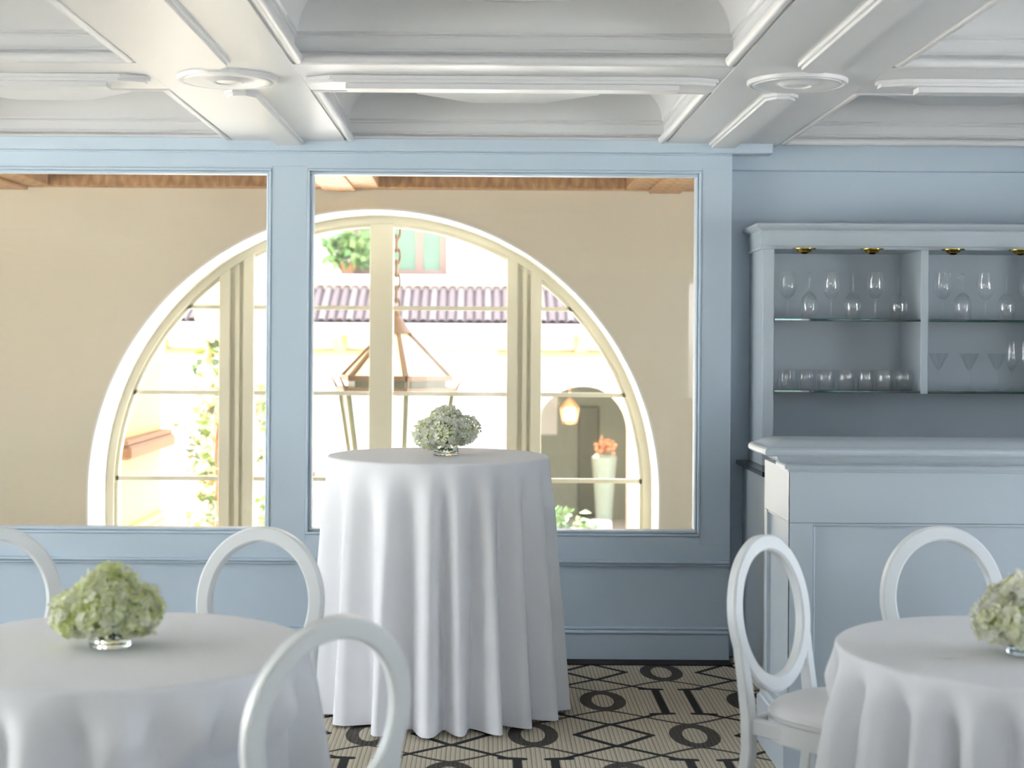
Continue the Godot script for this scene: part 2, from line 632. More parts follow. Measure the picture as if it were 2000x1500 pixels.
func coffered_ceiling() -> void:
	var c := setting("ceiling", "white coffered ceiling with moulded beams and round medallions", "ceiling")
	var bays := [[ROOM_L, -5.407], [-4.865, -3.317], [-2.775, -1.227], [-0.685, 0.863], [1.406, 2.955], [3.497, ROOM_R]]
	var rows := [[5.717, 7.2], [3.627, 5.185], [1.537, 3.095], [-0.553, 1.005], [-2.643, -1.085], [-4.733, -3.175], [ROOM_BACK, -5.265]]
	# long beams
	for i in bays.size() - 1:
		var st := mb()
		dbox(st, bays[i][1], bays[i + 1][0], BEAM_Y, 3.0, ROOM_BACK, WALL_D + 0.15, 0.0015)
		build("beam", st, M.ceiling_paint, c)
	# cross beams between them
	for b in bays:
		for i in rows.size() - 1:
			var st := mb()
			dbox(st, b[0], b[1], BEAM_Y + 0.0012, 3.0, rows[i + 1][1], rows[i][0], 0.0015)
			build("beam", st, M.ceiling_paint, c)
	# coffers
	var pr := [Vector2(0, 0), Vector2(0.0, 0.009), Vector2(0.006, 0.009)]
	for k in 13:
		var a := deg_to_rad(-165.0) + deg_to_rad(255.0) * k / 12
		pr.append(Vector2(0.024 + 0.018 * cos(a), 0.015 + 0.018 * sin(a)))
	pr.append(Vector2(0.012, 0.034))
	pr.append_array([Vector2(0.012, 0.040), Vector2(0.018, 0.044), Vector2(0.018, 0.050), Vector2(0.010, 0.052), Vector2(0.010, 0.092), Vector2(0.017, 0.094), Vector2(0.017, 0.099), Vector2(0.012, 0.101), Vector2(0.012, 0.106), Vector2(0.022, 0.112)])
	for k in 13:
		var t := PI / 2 * k / 12
		pr.append(Vector2(0.022 + 0.17 * (1 - cos(t)), 0.113 + 0.145 * sin(t)))
	for i in pr.size():
		pr[i].y += BEAM_Y
	for b in bays:
		for r in rows:
			var wide: bool = b[1] - b[0] > 1.2
			var st := mb()
			mould(st, b[0], b[1], r[0], r[1], pr, false)
			build("coffer", st, M.ceiling_paint, c)
			var cx: float = (b[0] + b[1]) / 2
			var cd: float = (r[0] + r[1]) / 2
			if wide:
				st = mb()
				for lay in [[0.450, 2.715, 2.765], [0.435, 2.690, 2.716], [0.420, 2.662, 2.691], [0.405, 2.645, 2.663]]:
					var poly := PackedVector2Array()
					for k in 8:
						var a := TAU * (k + 0.5) / 8
						poly.append(Vector2(cos(a), sin(a)) * lay[0] / cos(PI / 8))
					extrude(st, poly, lay[1], lay[2], plan(0, cx, cd))
				build("octagon_panel", st, M.ceiling_paint, c)
	# medallions at the crossings, raised plates along the beams
	var med := []
	for p in [[0.183, 0.0], [0.183, -0.009], [0.179, -0.015], [0.171, -0.016], [0.167, -0.011], [0.161, -0.011], [0.159, -0.017], [0.154, -0.018], [0.130, -0.013], [0.105, -0.008], [0.085, -0.007], [0.068, -0.011], [0.057, -0.019], [0.053, -0.020], [0.051, -0.016], [0.047, -0.012], [0.043, -0.013], [0.040, -0.017], [0.030, -0.018], [0.0, -0.018]]:
		med.append(Vector2(p[0], p[1]))
	med.reverse()
	var mst := mb()
	lathe(mst, med, 48)
	var med_mesh := mesh_of(mst)
	for i in bays.size() - 1:
		for j in rows.size() - 1:
			var x: float = (bays[i][1] + bays[i + 1][0]) / 2
			var d: float = (rows[j + 1][1] + rows[j][0]) / 2
			var o := put("medallion", med_mesh, M.ceiling_paint, c)
			o.position = V(x, BEAM_Y, d)
	for i in bays.size() - 1:
		var x: float = (bays[i][1] + bays[i + 1][0]) / 2
		for r in rows:
			var st := mb()
			var xf := Transform3D(Basis(Vector3(0, 0, -1), Vector3(-1, 0, 0), Vector3(0, 1, 0)), V(x, 0, 0))
			for lay in [[0.067, 0.0, -0.013], [0.056, -0.012, -0.024]]:
				var k: float = lay[0]
				var d1: float = r[1] - 0.02 + (0.067 - k) * -0.5 if r[1] < 7.1 else 7.22
				extrude(st, pointed(r[0] - 0.02 + (0.067 - k), d1, -k, k, 0.05, 0.05), BEAM_Y + lay[2], BEAM_Y + lay[1], xf)
			build("raised_plate", st, M.ceiling_paint, c)
	for b in bays:
		if b[1] - b[0] < 1.2:
			continue
		for j in rows.size() - 1:
			var d: float = (rows[j + 1][1] + rows[j][0]) / 2
			var st := mb()
			for lay in [[0.067, 0.0, -0.013, 0.02], [0.056, -0.012, -0.024, 0.03]]:
				var k: float = lay[0]
				extrude(st, pointed(b[0] + lay[3], b[1] - lay[3], -k, k, 0.05, 0.09), BEAM_Y + lay[2], BEAM_Y + lay[1], plan(0, 0, d))
			var pl := build("raised_plate", st, M.ceiling_paint, c)
			st = mb()
			dbox(st, b[0] + 0.165, b[1] - 0.165, BEAM_Y - 0.044, BEAM_Y - 0.024, d - 0.036, d + 0.036, 0.001)
			build("slot_strip", st, M.ceiling_paint, pl)

# ------------------------------------------------------------------ glazed wall
func frame_of(st: SurfaceTool, x0: float, x1: float, y0: float, y1: float, w: float, d0: float, d1: float, bevel := 0.004) -> void:
	dbox(st, x0, x1, y1 - w, y1, d0, d1, bevel)
	dbox(st, x0, x1, y0, y0 + w, d0, d1, bevel)
	dbox(st, x0, x0 + w, y0 + w, y1 - w, d0, d1, bevel)
	dbox(st, x1 - w, x1, y0 + w, y1 - w, d0, d1, bevel)

func glazed_wall() -> void:
	var d := WALL_D
	var y0 := 0.622     # glass
	var y1 := 2.358
	var w := setting("wall_front", "pale blue panelled wall under the ceiling with two big interior windows", "wall")
	var st := mb()
	dbox(st, ROOM_L, 1.187, 0.0, 0.47, d + 0.02, d + 0.15)
	build("panel", st, M.blue_paint, w)
	st = mb()
	dbox(st, ROOM_L, 1.187, 0.0, 0.128, d, d + 0.05, 0.003)
	dbox(st, ROOM_L, 1.187, 0.128, 0.146, d - 0.010, d + 0.05, 0.007)
	dbox(st, ROOM_L, 1.187, 0.146, 0.162, d + 0.006, d + 0.05, 0.006)
	build("skirting", st, M.blue_paint, w)
	st = mb()   # sill board with a small moulding under it
	dbox(st, ROOM_L, 1.187, 0.484, y0 - 0.02, d, d + 0.15, 0.003)
	dbox(st, ROOM_L, 1.187, 0.472, 0.486, d - 0.022, d + 0.05, 0.005)
	dbox(st, ROOM_L, 1.187, 0.458, 0.471, d - 0.008, d + 0.05, 0.004)
	build("sill", st, M.blue_paint, w)
	st = mb()
	dbox(st, ROOM_L, 1.187, y1 + 0.018, 2.46, d, d + 0.15, 0.002)
	build("frieze", st, M.blue_paint, w)
	st = mb()
	dbox(st, ROOM_L, 1.377, 2.457, 2.52, d - 0.045, d + 0.06, 0.004)
	dbox(st, ROOM_L, 1.187, 2.449, 2.4575, d - 0.02, d + 0.05, 0.003)
	build("cornice", st, M.blue_paint, w)
	for p in [[-5.14, -4.96], [-3.10, -2.905], [-1.046, -0.872], [1.040, 1.187]]:
		st = mb()
		dbox(st, p[0], p[1], y0 - 0.06, y1 + 0.03, d - 0.001, d + 0.15, 0.002)
		build("post", st, M.blue_paint, w)
	st = mb()
	dbox(st, ROOM_L, -4.96, y0 - 0.06, y1 + 0.03, d, d + 0.15)
	build("pier", st, M.blue_paint, w)
	# the two windows in it
	var n := 1
	for p in [[-2.905, -1.046], [-0.872, 1.040], [-4.96, -3.10]]:
		var o := setting("window_%d" % (n if n < 3 else 20))
		n += 1
		st = mb()
		frame_of(st, p[0], p[1], y0 - 0.02, y1 + 0.018, 0.012, d - 0.006, d + 0.10, 0.003)
		frame_of(st, p[0] + 0.012, p[1] - 0.012, y0 - 0.008, y1 + 0.006, 0.014, d + 0.012, d + 0.09, 0.005)
		build("glazing_bead", st, M.blue_paint, o)
		st = mb()
		dbox(st, p[0] + 0.02, p[1] - 0.02, y0, y1, d + 0.05, d + 0.052)
		st = mb()
		quad(st, V(p[0] + 0.02, y0, d + 0.05), V(p[1] - 0.02, y0, d + 0.05), V(p[1] - 0.02, y1, d + 0.05), V(p[0] + 0.02, y1, d + 0.05), Vector3(0, 0, 1))
		build("pane", st, M.pane_glass, o)
	# recessed wall behind the bar
	var r := setting("wall_bar", "pale blue recessed wall above and behind the back bar", "wall")
	st = mb()
	dbox(st, 1.187, ROOM_R, 0.0, 3.0, d + 0.14, d + 0.26)
	build("panel", st, M.blue_paint, r)
	st = mb()
	dbox(st, 1.187, ROOM_R, 2.392, 2.52, d + 0.095, d + 0.16, 0.003)
	build("cornice", st, M.blue_paint, r)
	st = mb()
	dbox(st, 1.187, 1.23, 0.0, 0.128, d + 0.12, d + 0.16, 0.003)
	dbox(st, 1.187, 1.23, 0.128, 0.155, d + 0.112, d + 0.16, 0.007)
	build("skirting", st, M.blue_paint, r)

# ------------------------------------------------------------------ corridor
const ARCH_X := -0.709
const ARCH_Y := 0.568
const ARCH_R := 1.818
func half_disc(r: float, bottom: float, n := 72) -> PackedVector2Array:
	var p := PackedVector2Array([Vector2(ARCH_X + r, bottom)])
	for k in n + 1:
		var a := PI * k / n
		p.append(Vector2(ARCH_X + r * cos(a), ARCH_Y + r * sin(a)))
	p.append(Vector2(ARCH_X - r, bottom))
	return p

func arch_band(st: SurfaceTool, r0: float, r1: float, bottom: float, d0: float, d1: float) -> void:
	# arched frame of square section with legs, n pieces round the arc
	var a := half_disc(r0, bottom)
	var b := half_disc(r1, bottom)
	for i in a.size() - 1:
		var mid := (a[i] + a[i + 1]) / 2 - Vector2(ARCH_X, minf(ARCH_Y, (a[i].y + a[i + 1].y) / 2))
		var n := Vector3(mid.x, mid.y, 0)
		var q := func(p: Vector2, d: float) -> Vector3: return V(p.x, p.y, d)
		st.set_smooth_group(-1)
		quad(st, q.call(a[i], d0), q.call(a[i + 1], d0), q.call(b[i + 1], d0), q.call(b[i], d0), Vector3(0, 0, 1))
		quad(st, q.call(a[i], d1), q.call(a[i + 1], d1), q.call(b[i + 1], d1), q.call(b[i], d1), Vector3(0, 0, -1))
		st.set_smooth_group(2)
		quad(st, q.call(a[i], d0), q.call(a[i + 1], d0), q.call(a[i + 1], d1), q.call(a[i], d1), -n)
		st.set_smooth_group(3)
		quad(st, q.call(b[i], d0), q.call(b[i + 1], d0), q.call(b[i + 1], d1), q.call(b[i], d1), n)
	st.set_smooth_group(-1)

func corridor() -> void:
	var xy := Transform3D(Basis(Vector3(1, 0, 0), Vector3(0, 1, 0), Vector3(0, 0, 1)), Vector3.ZERO)
	var f := setting("floor_corridor")
	var st := mb()
	dbox(st, ROOM_L, ROOM_R, -0.3, 0.0, WALL_D + 0.15, FAR_D + 0.5)
	build("boards", st, M.plaster, f)
	# outer wall with the arched opening: one outline with a notch
	var w := setting("wall_corridor", "cream plaster corridor wall round the big arched window", "wall")
	var poly := PackedVector2Array([Vector2(ROOM_L, 0), Vector2(ROOM_L, 3.0), Vector2(ROOM_R, 3.0), Vector2(ROOM_R, 0)])
	poly.append_array(half_disc(ARCH_R, 0.0))
	st = mb()
	extrude(st, poly, -FAR_D - 0.5, -FAR_D, xy)
	build("plaster", st, M.plaster, w)
	st = mb()
	dbox(st, ARCH_X - ARCH_R, ARCH_X + ARCH_R, -0.02, 0.12, FAR_D - 0.02, FAR_D + 0.5, 0.01)
	build("sill", st, M.window_paint, w)
	# whiter lining of the reveal, its sunlit look put into the colour
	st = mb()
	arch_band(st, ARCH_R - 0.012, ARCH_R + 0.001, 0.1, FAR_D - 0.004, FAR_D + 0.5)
	build("sunlit_reveal_lining", st, M.plaster_white, w)

	# arched window
	var o := setting("window_3", "large half-round window with cream frame, posts and glazing bars", "window")
	var fd := FAR_D + 0.44
	st = mb()
	arch_band(st, ARCH_R - 0.062, ARCH_R - 0.012, 0.12, fd, fd + 0.09)
	arch_band(st, ARCH_R - 0.085, ARCH_R - 0.06, 0.12, fd + 0.03, fd + 0.08)
	build("window_frame", st, M.window_paint, o)
	st = mb()
	var top := func(x: float) -> float: return ARCH_Y + sqrt(maxf(0.0, (ARCH_R - 0.03) ** 2 - (x - ARCH_X) ** 2))
	dbox(st, -0.777, -0.620, 0.12, top.call(-0.70) - 0.005, fd + 0.005, fd + 0.085, 0.004)
	build("mullion", st, M.window_paint, o)
	for c in [-1.658, 0.250]:
		st = mb()
		var outer := -1.0 if c < ARCH_X else 1.0
		for e in [-1.0, 1.0]:
			var x: float = c + e * 0.080
			dbox(st, x - 0.036, x + 0.036, 0.12, top.call(x - outer * 0.036) - 0.02, fd + 0.006, fd + 0.084, 0.004)
		dbox(st, c - 0.05, c + 0.05, 0.12, top.call(c - outer * 0.05) - 0.02, fd + 0.045, fd + 0.07)
		dbox(st, c - 0.012, c + 0.02, 0.12, top.call(c - outer * 0.02) - 0.02, fd + 0.02, fd + 0.07, 0.003)
		build("mullion", st, M.window_paint, o)
	# bars and panes, cut by the arch
	var cols := [[-2.6, -1.774], [-1.542, -0.777], [-0.620, 0.134], [0.366, 1.2]]
	var bars := [1.763, 1.194, 0.622]
	var disc := half_disc(ARCH_R - 0.07, 0.12)
	for c in cols:
		for y in bars:
			for part in Geometry2D.intersect_polygons(disc, PackedVector2Array([Vector2(c[0], y - 0.014), Vector2(c[1], y - 0.014), Vector2(c[1], y + 0.014), Vector2(c[0], y + 0.014)])):
				st = mb()
				extrude(st, part, -(fd + 0.065), -(fd + 0.03), xy)
				build("glazing_bar", st, M.window_paint, o)
		var ys := [0.12, 0.608, 0.636, 1.18, 1.208, 1.749, 1.777, 2.5]
		for k in 4:
			for part in Geometry2D.intersect_polygons(disc, PackedVector2Array([Vector2(c[0], ys[k * 2]), Vector2(c[1], ys[k * 2]), Vector2(c[1], ys[k * 2 + 1]), Vector2(c[0], ys[k * 2 + 1])])):
				st = mb()
				var idx := Geometry2D.triangulate_polygon(part)
				for i in range(0, idx.size(), 3):
					tri(st, V(part[idx[i]].x, part[idx[i]].y, fd + 0.048), V(part[idx[i + 1]].x, part[idx[i + 1]].y, fd + 0.048), V(part[idx[i + 2]].x, part[idx[i + 2]].y, fd + 0.048), Vector3(0, 0, 1))
				build("pane", st, M.pane_glass, o)

	# timber ceiling of the corridor: boards over, beams across and along
	var c := setting("ceiling_corridor", "timber beamed ceiling of the corridor behind the glass", "ceiling")
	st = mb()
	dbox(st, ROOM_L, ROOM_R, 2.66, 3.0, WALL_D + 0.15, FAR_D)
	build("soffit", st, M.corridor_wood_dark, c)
	st = mb()
	dbox(st, ROOM_L, ROOM_R, 2.502, 2.66, FAR_D - 0.10, FAR_D, 0.006)
	build("beam", st, M.corridor_wood, c)
	st = mb()
	dbox(st, ROOM_L, ROOM_R, 2.502, 2.66, WALL_D + 0.15, WALL_D + 0.5, 0.006)
	build("beam", st, M.corridor_wood, c)
	for x in [-5.05, -3.0, -0.93, 1.12, 3.2]:
		st = mb()
		dbox(st, x - 0.25, x + 0.25, 2.505, 2.66, WALL_D + 0.5, FAR_D - 0.10, 0.006)
		dbox(st, x - 0.10, x + 0.10, 2.485, 2.506, WALL_D + 0.5, FAR_D - 0.02, 0.006)
		build("beam", st, M.corridor_wood, c)
	st = mb()
	dbox(st, ROOM_L, ROOM_R, 2.44, 2.502, FAR_D - 0.012, FAR_D, 0.004)
	# the end walls of the corridor are those of the room

# ------------------------------------------------------------------ courtyard
func leaves(st: SurfaceTool, centre: Vector3, r: Vector3, n: int, size: float, cols: Array) -> void:
	for i in n:
		var dir := Vector3(rng.randfn(), rng.randfn(), rng.randfn()).normalized()
		var p := centre + dir * r * pow(rng.randf(), 0.4)
		var t := Vector3(rng.randfn(), rng.randfn() * 0.6, rng.randfn()).normalized()
		var s := t.cross(Vector3(rng.randfn(), rng.randfn(), rng.randfn())).normalized() * size * 0.32
		var l := t * size * rng.randf_range(0.7, 1.2)
		var c: Color = cols[rng.randi() % cols.size()]
		st.set_color(c)
		var nn := s.cross(l)
		var up := nn.normalized() * size * 0.12
		tri(st, p, p + l * 0.5 + s + up, p + l, nn)
		tri(st, p, p + l, p + l * 0.5 - s + up, nn)

func courtyard() -> void:
	var g := setting("ground")
	var st := mb()
	dbox(st, -60, 60, GROUND - 0.3, GROUND, -50, 60)
	build("paving", st, M.paving, g)

	# building opposite
	var D := 24.4
	var b := thing("building", "cream building across the courtyard with tiled canopy roof and arched doorway", "building")
	# lower wall with the arched opening
	var dx := 1.60
	var dr := 0.80
	var dy := 0.04
	var poly := PackedVector2Array([Vector2(-12, GROUND), Vector2(-12, 2.55), Vector2(12, 2.55), Vector2(12, GROUND), Vector2(dx + dr, GROUND)])
	for k in 33:
		var a := PI * k / 32
		poly.append(Vector2(dx + dr * cos(a), dy + dr * sin(a)))
	poly.append(Vector2(dx - dr, GROUND))
	st = mb()
	extrude(st, poly, -D - 0.9, -D)
	build("wall", st, M.facade, b)
	# upper wall with the window opening
	st = mb()
	for p in [[-12.0, -2.28, 2.55, 7.0], [-0.67, 12.0, 2.55, 7.0], [-2.28, -0.67, 3.75, 7.0], [-2.28, -0.67, 2.55, 2.64]]:
		dbox(st, p[0], p[1], p[2], p[3], D + 0.6, D + 0.9)
	build("wall", st, M.facade, b)
	var wf := mb()
	frame_of(wf, -2.28, -0.67, 2.64, 3.75, 0.12, D + 0.62, D + 0.70)
	dbox(wf, -1.72, -1.56, 2.76, 3.63, D + 0.62, D + 0.70)
	dbox(wf, -1.20, -1.08, 2.76, 3.63, D + 0.62, D + 0.70)
	var win := build("window", wf, M.wood_frame, b)
	for p in [[-2.16, -1.72], [-1.56, -1.20], [-1.08, -0.79]]:
		st = mb()
		dbox(st, p[0], p[1], 2.76, 3.63, D + 0.66, D + 0.67)
		var pm: StandardMaterial3D = M.get("facade_pane") if M.has("facade_pane") else mat("facade_pane", Color(0.26, 0.36, 0.25), 0.08)
		build("pane", st, pm, win)
	st = mb()
	dbox(st, -12, 12, 2.48, 2.64, D - 0.12, D + 0.62, 0.02)
	build("ledge", st, M.plaster_white, b)
	# canopy roof: deck, barrel tiles, fascia, brackets
	st = mb()
	extrude(st, PackedVector2Array([Vector2(0.0, 2.40), Vector2(-1.1, 1.84), Vector2(-1.1, 1.76), Vector2(0.0, 2.1)]), -12, 12, Transform3D(Basis(Vector3(0, 0, -1), Vector3(0, 1, 0), Vector3(1, 0, 0)), V(0, 0, D)))
	build("roof_deck", st, M.roof_tile, b)
	st = mb()
	var len := Vector2(1.14, 0.58).length()
	lathe(st, [Vector2(0.062, 0), Vector2(0.052, len)], 12)
	var tile := mesh_of(st)
	for k in 66:
		var o := put("roof_tile", tile, M.roof_tile if k % 3 else M.roof_tile_pale, b)
		o.position = V(-5.2 + k * 0.145, 1.85, D - 1.13)
		o.rotation.x = -atan2(1.14, 0.58)
	st = mb()
	dbox(st, -12, 12, 1.66, 1.83, D - 1.18, D - 1.06, 0.02)
	build("fascia", st, M.plaster_white, b)
	for k in 14:
		st = mb()
		extrude(st, PackedVector2Array([Vector2(0, 1.70), Vector2(-1.0, 1.70), Vector2(-0.95, 1.56), Vector2(-0.3, 1.42), Vector2(0, 1.36)]), -0.09, 0.09, Transform3D(Basis(Vector3(0, 0, -1), Vector3(0, 1, 0), Vector3(1, 0, 0)), V(-6.3 + k * 0.98, 0, D)))
		build("bracket", st, M.facade_warm, b)
	st = mb()
	dbox(st, -12, 12, 1.30, 1.40, D - 0.10, D, 0.02)
	build("string_course", st, M.facade_warm, b)
	# room behind the doorway
	st = mb()
	dbox(st, -1.2, 4.2, GROUND, 1.3, D + 3.8, D + 4.0)
	dbox(st, -1.4, -1.2, GROUND, 1.3, D + 0.9, D + 4.0)
	dbox(st, 4.2, 4.4, GROUND, 1.3, D + 0.9, D + 4.0)
	dbox(st, -1.4, 4.4, 1.3, 1.5, D + 0.9, D + 4.0)
	build("inner_room", st, M.dark_interior, b)
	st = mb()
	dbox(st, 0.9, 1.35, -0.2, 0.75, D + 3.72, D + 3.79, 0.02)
	build("inner_panel", st, M.plaster_white, b)  # white panel in place of a bright window, its glare put into the colour
	st = mb()
	dbox(st, 1.75, 2.15, GROUND, 0.35, D + 3.70, D + 3.79, 0.02)
	build("inner_panel", st, M.verdigris, b)
	# lit lantern hanging in the doorway
	var l := thing("hanging_lantern", "small glowing lantern with bulbs hanging in the arched doorway across the courtyard", "lantern", V(1.40, 0.40, D + 0.45))
	st = mb()
	tube(st, [Vector3(0, 0.20, 0), Vector3(0, 0.44, 0)], [0.012], 8)
	lathe(st, [Vector2(0.16, 0.06), Vector2(0.16, 0.075), Vector2(0.05, 0.2), Vector2(0, 0.21)], 6)
	lathe(st, [Vector2(0, -0.22), Vector2(0.12, -0.2), Vector2(0.12, -0.185), Vector2(0, -0.185)], 6)
	for k in 6:
		tube(st, [Vector3(0.15 * cos(k * TAU / 6), 0.06, 0.15 * sin(k * TAU / 6)), Vector3(0.11 * cos(k * TAU / 6), -0.19, 0.11 * sin(k * TAU / 6))], [0.01], 6)
	build("metalwork", st, M.bronze, l)
	for k in 4:
		st = mb()
		lathe(st, [Vector2(0, -0.05), Vector2(0.03, -0.03), Vector2(0.042, 0.0), Vector2(0.03, 0.04), Vector2(0, 0.055)], 10)
		var o := build("bulb", st, M.bulb_glow, l)
		o.position = Vector3(0.055 * (1 if k & 1 else -1), 0.0 if k < 2 else -0.11, 0.03)
	var glow := OmniLight3D.new()
	glow.name = "lantern_light"
	glow.light_color = Color(1.0, 0.9, 0.72)
	glow.light_energy = 0.5
	glow.light_size = 0.1
	glow.omni_range = 12.0
	glow.omni_attenuation = 2.0
	glow.shadow_enabled = true
	l.add_child(glow)
	glow.position = Vector3(0, -0.05, 0.25)

	# two small tables laid with white cloths in front of the doorway, and a made-up urn for a blurred shape
	for t in [[1.58, 21.0, 0.20, "small white-clothed table left of the courtyard doorway"], [2.05, 19.5, 0.17, "small white-clothed table right of the courtyard doorway"]]:
		st = mb()
		var top := -0.98
		var pr := [Vector2(t[2] + 0.03, GROUND + 0.02), Vector2(t[2], top - 0.02), Vector2(t[2] - 0.01, top), Vector2(0, top)]
		lathe(st, pr, 24)
		var o := build("clothed_table", st, M.table_linen)
		o.position = V(t[0], 0, t[1])
		tag(o, t[3], "table", "courtyard tables")
	var urn := thing("stand_in_urn", "made-up urn with orange flowers standing in for a blurred doorway shape", "urn", V(1.92, GROUND, D - 0.35))
	st = mb()
	lathe(st, [Vector2(0.0, 0), Vector2(0.16, 0), Vector2(0.13, 0.5), Vector2(0.17, 1.1), Vector2(0.2, 1.45), Vector2(0.14, 1.5), Vector2(0, 1.5)], 20)
	build("urn", st, M.verdigris, urn)
	st = mb()
	leaves(st, Vector3(0, 1.62, 0), Vector3(0.17, 0.14, 0.17), 120, 0.09, [Color(0.30, 0.09, 0.03), Color(0.36, 0.15, 0.05)])
	build("flowers", st, M.foliage, urn).set_meta("kind", "stuff")

	# shrubs by the window and the tree at the left
	var sh := thing("shrub", "pale green leafy shrub below the right side of the arched window", "shrub", V(0.75, GROUND, 15.0))
	st = mb()
	leaves(st, Vector3(0, 1.0, 0), Vector3(0.62, 0.62, 0.5), 900, 0.13, [Color(0.06, 0.11, 0.03), Color(0.10, 0.16, 0.05), Color(0.14, 0.18, 0.08)])
	build("foliage", st, M.foliage, sh).set_meta("kind", "stuff")
	st = mb()
	for k in 5:
		tube(st, [Vector3(0.05 * k - 0.1, 0, 0), Vector3(0.16 * k - 0.32, 0.9, 0.1 * (k % 2))], [0.025, 0.012], 6)
	build("stem", st, M.table_wood, sh)
	for tr in [[-2.28, 12.7, 0.95, "slender tree with yellow-green leaves beside the yellow pier"], [-1.83, 13.4, 0.75, "leafy young tree beside the blue post and arched window"]]:
		var t := thing("slender_tree", tr[3], "tree", V(tr[0], GROUND, tr[1]), 0.0, "courtyard trees")
		st = mb()
		for k in 7:
			leaves(st, Vector3(rng.randf_range(-0.16, 0.16), 1.5 + k * 0.28 * tr[2], rng.randf_range(-0.16, 0.16)), Vector3(0.22, 0.2, 0.22), 46, 0.11, [Color(0.09, 0.14, 0.03), Color(0.16, 0.18, 0.04), Color(0.05, 0.08, 0.035), Color(0.17, 0.13, 0.05)])
		build("foliage", st, M.foliage, t).set_meta("kind", "stuff")
		st = mb()
		tube(st, [Vector3.ZERO, Vector3(0.03, 1.2, 0), Vector3(-0.02, 2.3, 0.02), Vector3(0.02, 3.2 * tr[2], 0)], [0.05, 0.04, 0.025, 0.01], 8)
		build("trunk", st, M.table_wood, t)
	var wt := thing("climbing_plant", "green leafy plant hanging by the upper window across the courtyard", "plant", V(-2.30, 2.64, D + 0.22))
	st = mb()
	leaves(st, Vector3(0, 0.42, 0), Vector3(0.42, 0.34, 0.2), 240, 0.2, [Color(0.09, 0.16, 0.04), Color(0.14, 0.20, 0.06)])
	build("foliage", st, M.foliage, wt).set_meta("kind", "stuff")
	st = mb()
	lathe(st, [Vector2(0, 0), Vector2(0.10, 0), Vector2(0.14, 0.2), Vector2(0.12, 0.2), Vector2(0, 0.17)], 14)
	build("pot", st, M.terracotta_and_shade, wt)

	# arcade wing along the left side of the courtyard
	var a := thing("arcade_wing", "yellow plaster arcade pier and arch outside the left of the window", "building")
	var side := Transform3D(Basis(Vector3(0, 0, -1), Vector3(0, 1, 0), Vector3(-1, 0, 0)), Vector3.ZERO)   # x -> depth, y -> up, h -> left
	var sp := PackedVector2Array([Vector2(11.74, GROUND), Vector2(10.4, GROUND), Vector2(10.4, 4.2), Vector2(17.6, 4.2), Vector2(17.6, GROUND), Vector2(16.1, GROUND)])
	for k in 25:
		var t := PI * k / 24
		sp.append(Vector2(13.92 + 2.18 * cos(t), 0.83 + 1.9 * sin(t)))
	st = mb()
	extrude(st, sp, 2.57, 3.1, side)
	build("wall", st, M.facade_warm, a)
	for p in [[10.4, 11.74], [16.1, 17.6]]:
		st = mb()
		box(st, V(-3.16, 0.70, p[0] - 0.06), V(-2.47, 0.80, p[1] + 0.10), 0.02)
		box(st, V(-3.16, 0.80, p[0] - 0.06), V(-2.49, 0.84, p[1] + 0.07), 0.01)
		build("capital", st, M.terracotta_and_shade, a)  # brown-orange stands in for the shadowed underside of the capital
		st = mb()
		box(st, V(-3.16, 0.14, p[0] - 0.06), V(-2.53, 0.20, p[1] + 0.04), 0.015)
		box(st, V(-3.16, GROUND, p[0] - 0.06), V(-2.53, 0.14, p[1] + 0.05), 0.015)
		build("pedestal", st, M.facade_warm, a)

	courtyard_lantern()

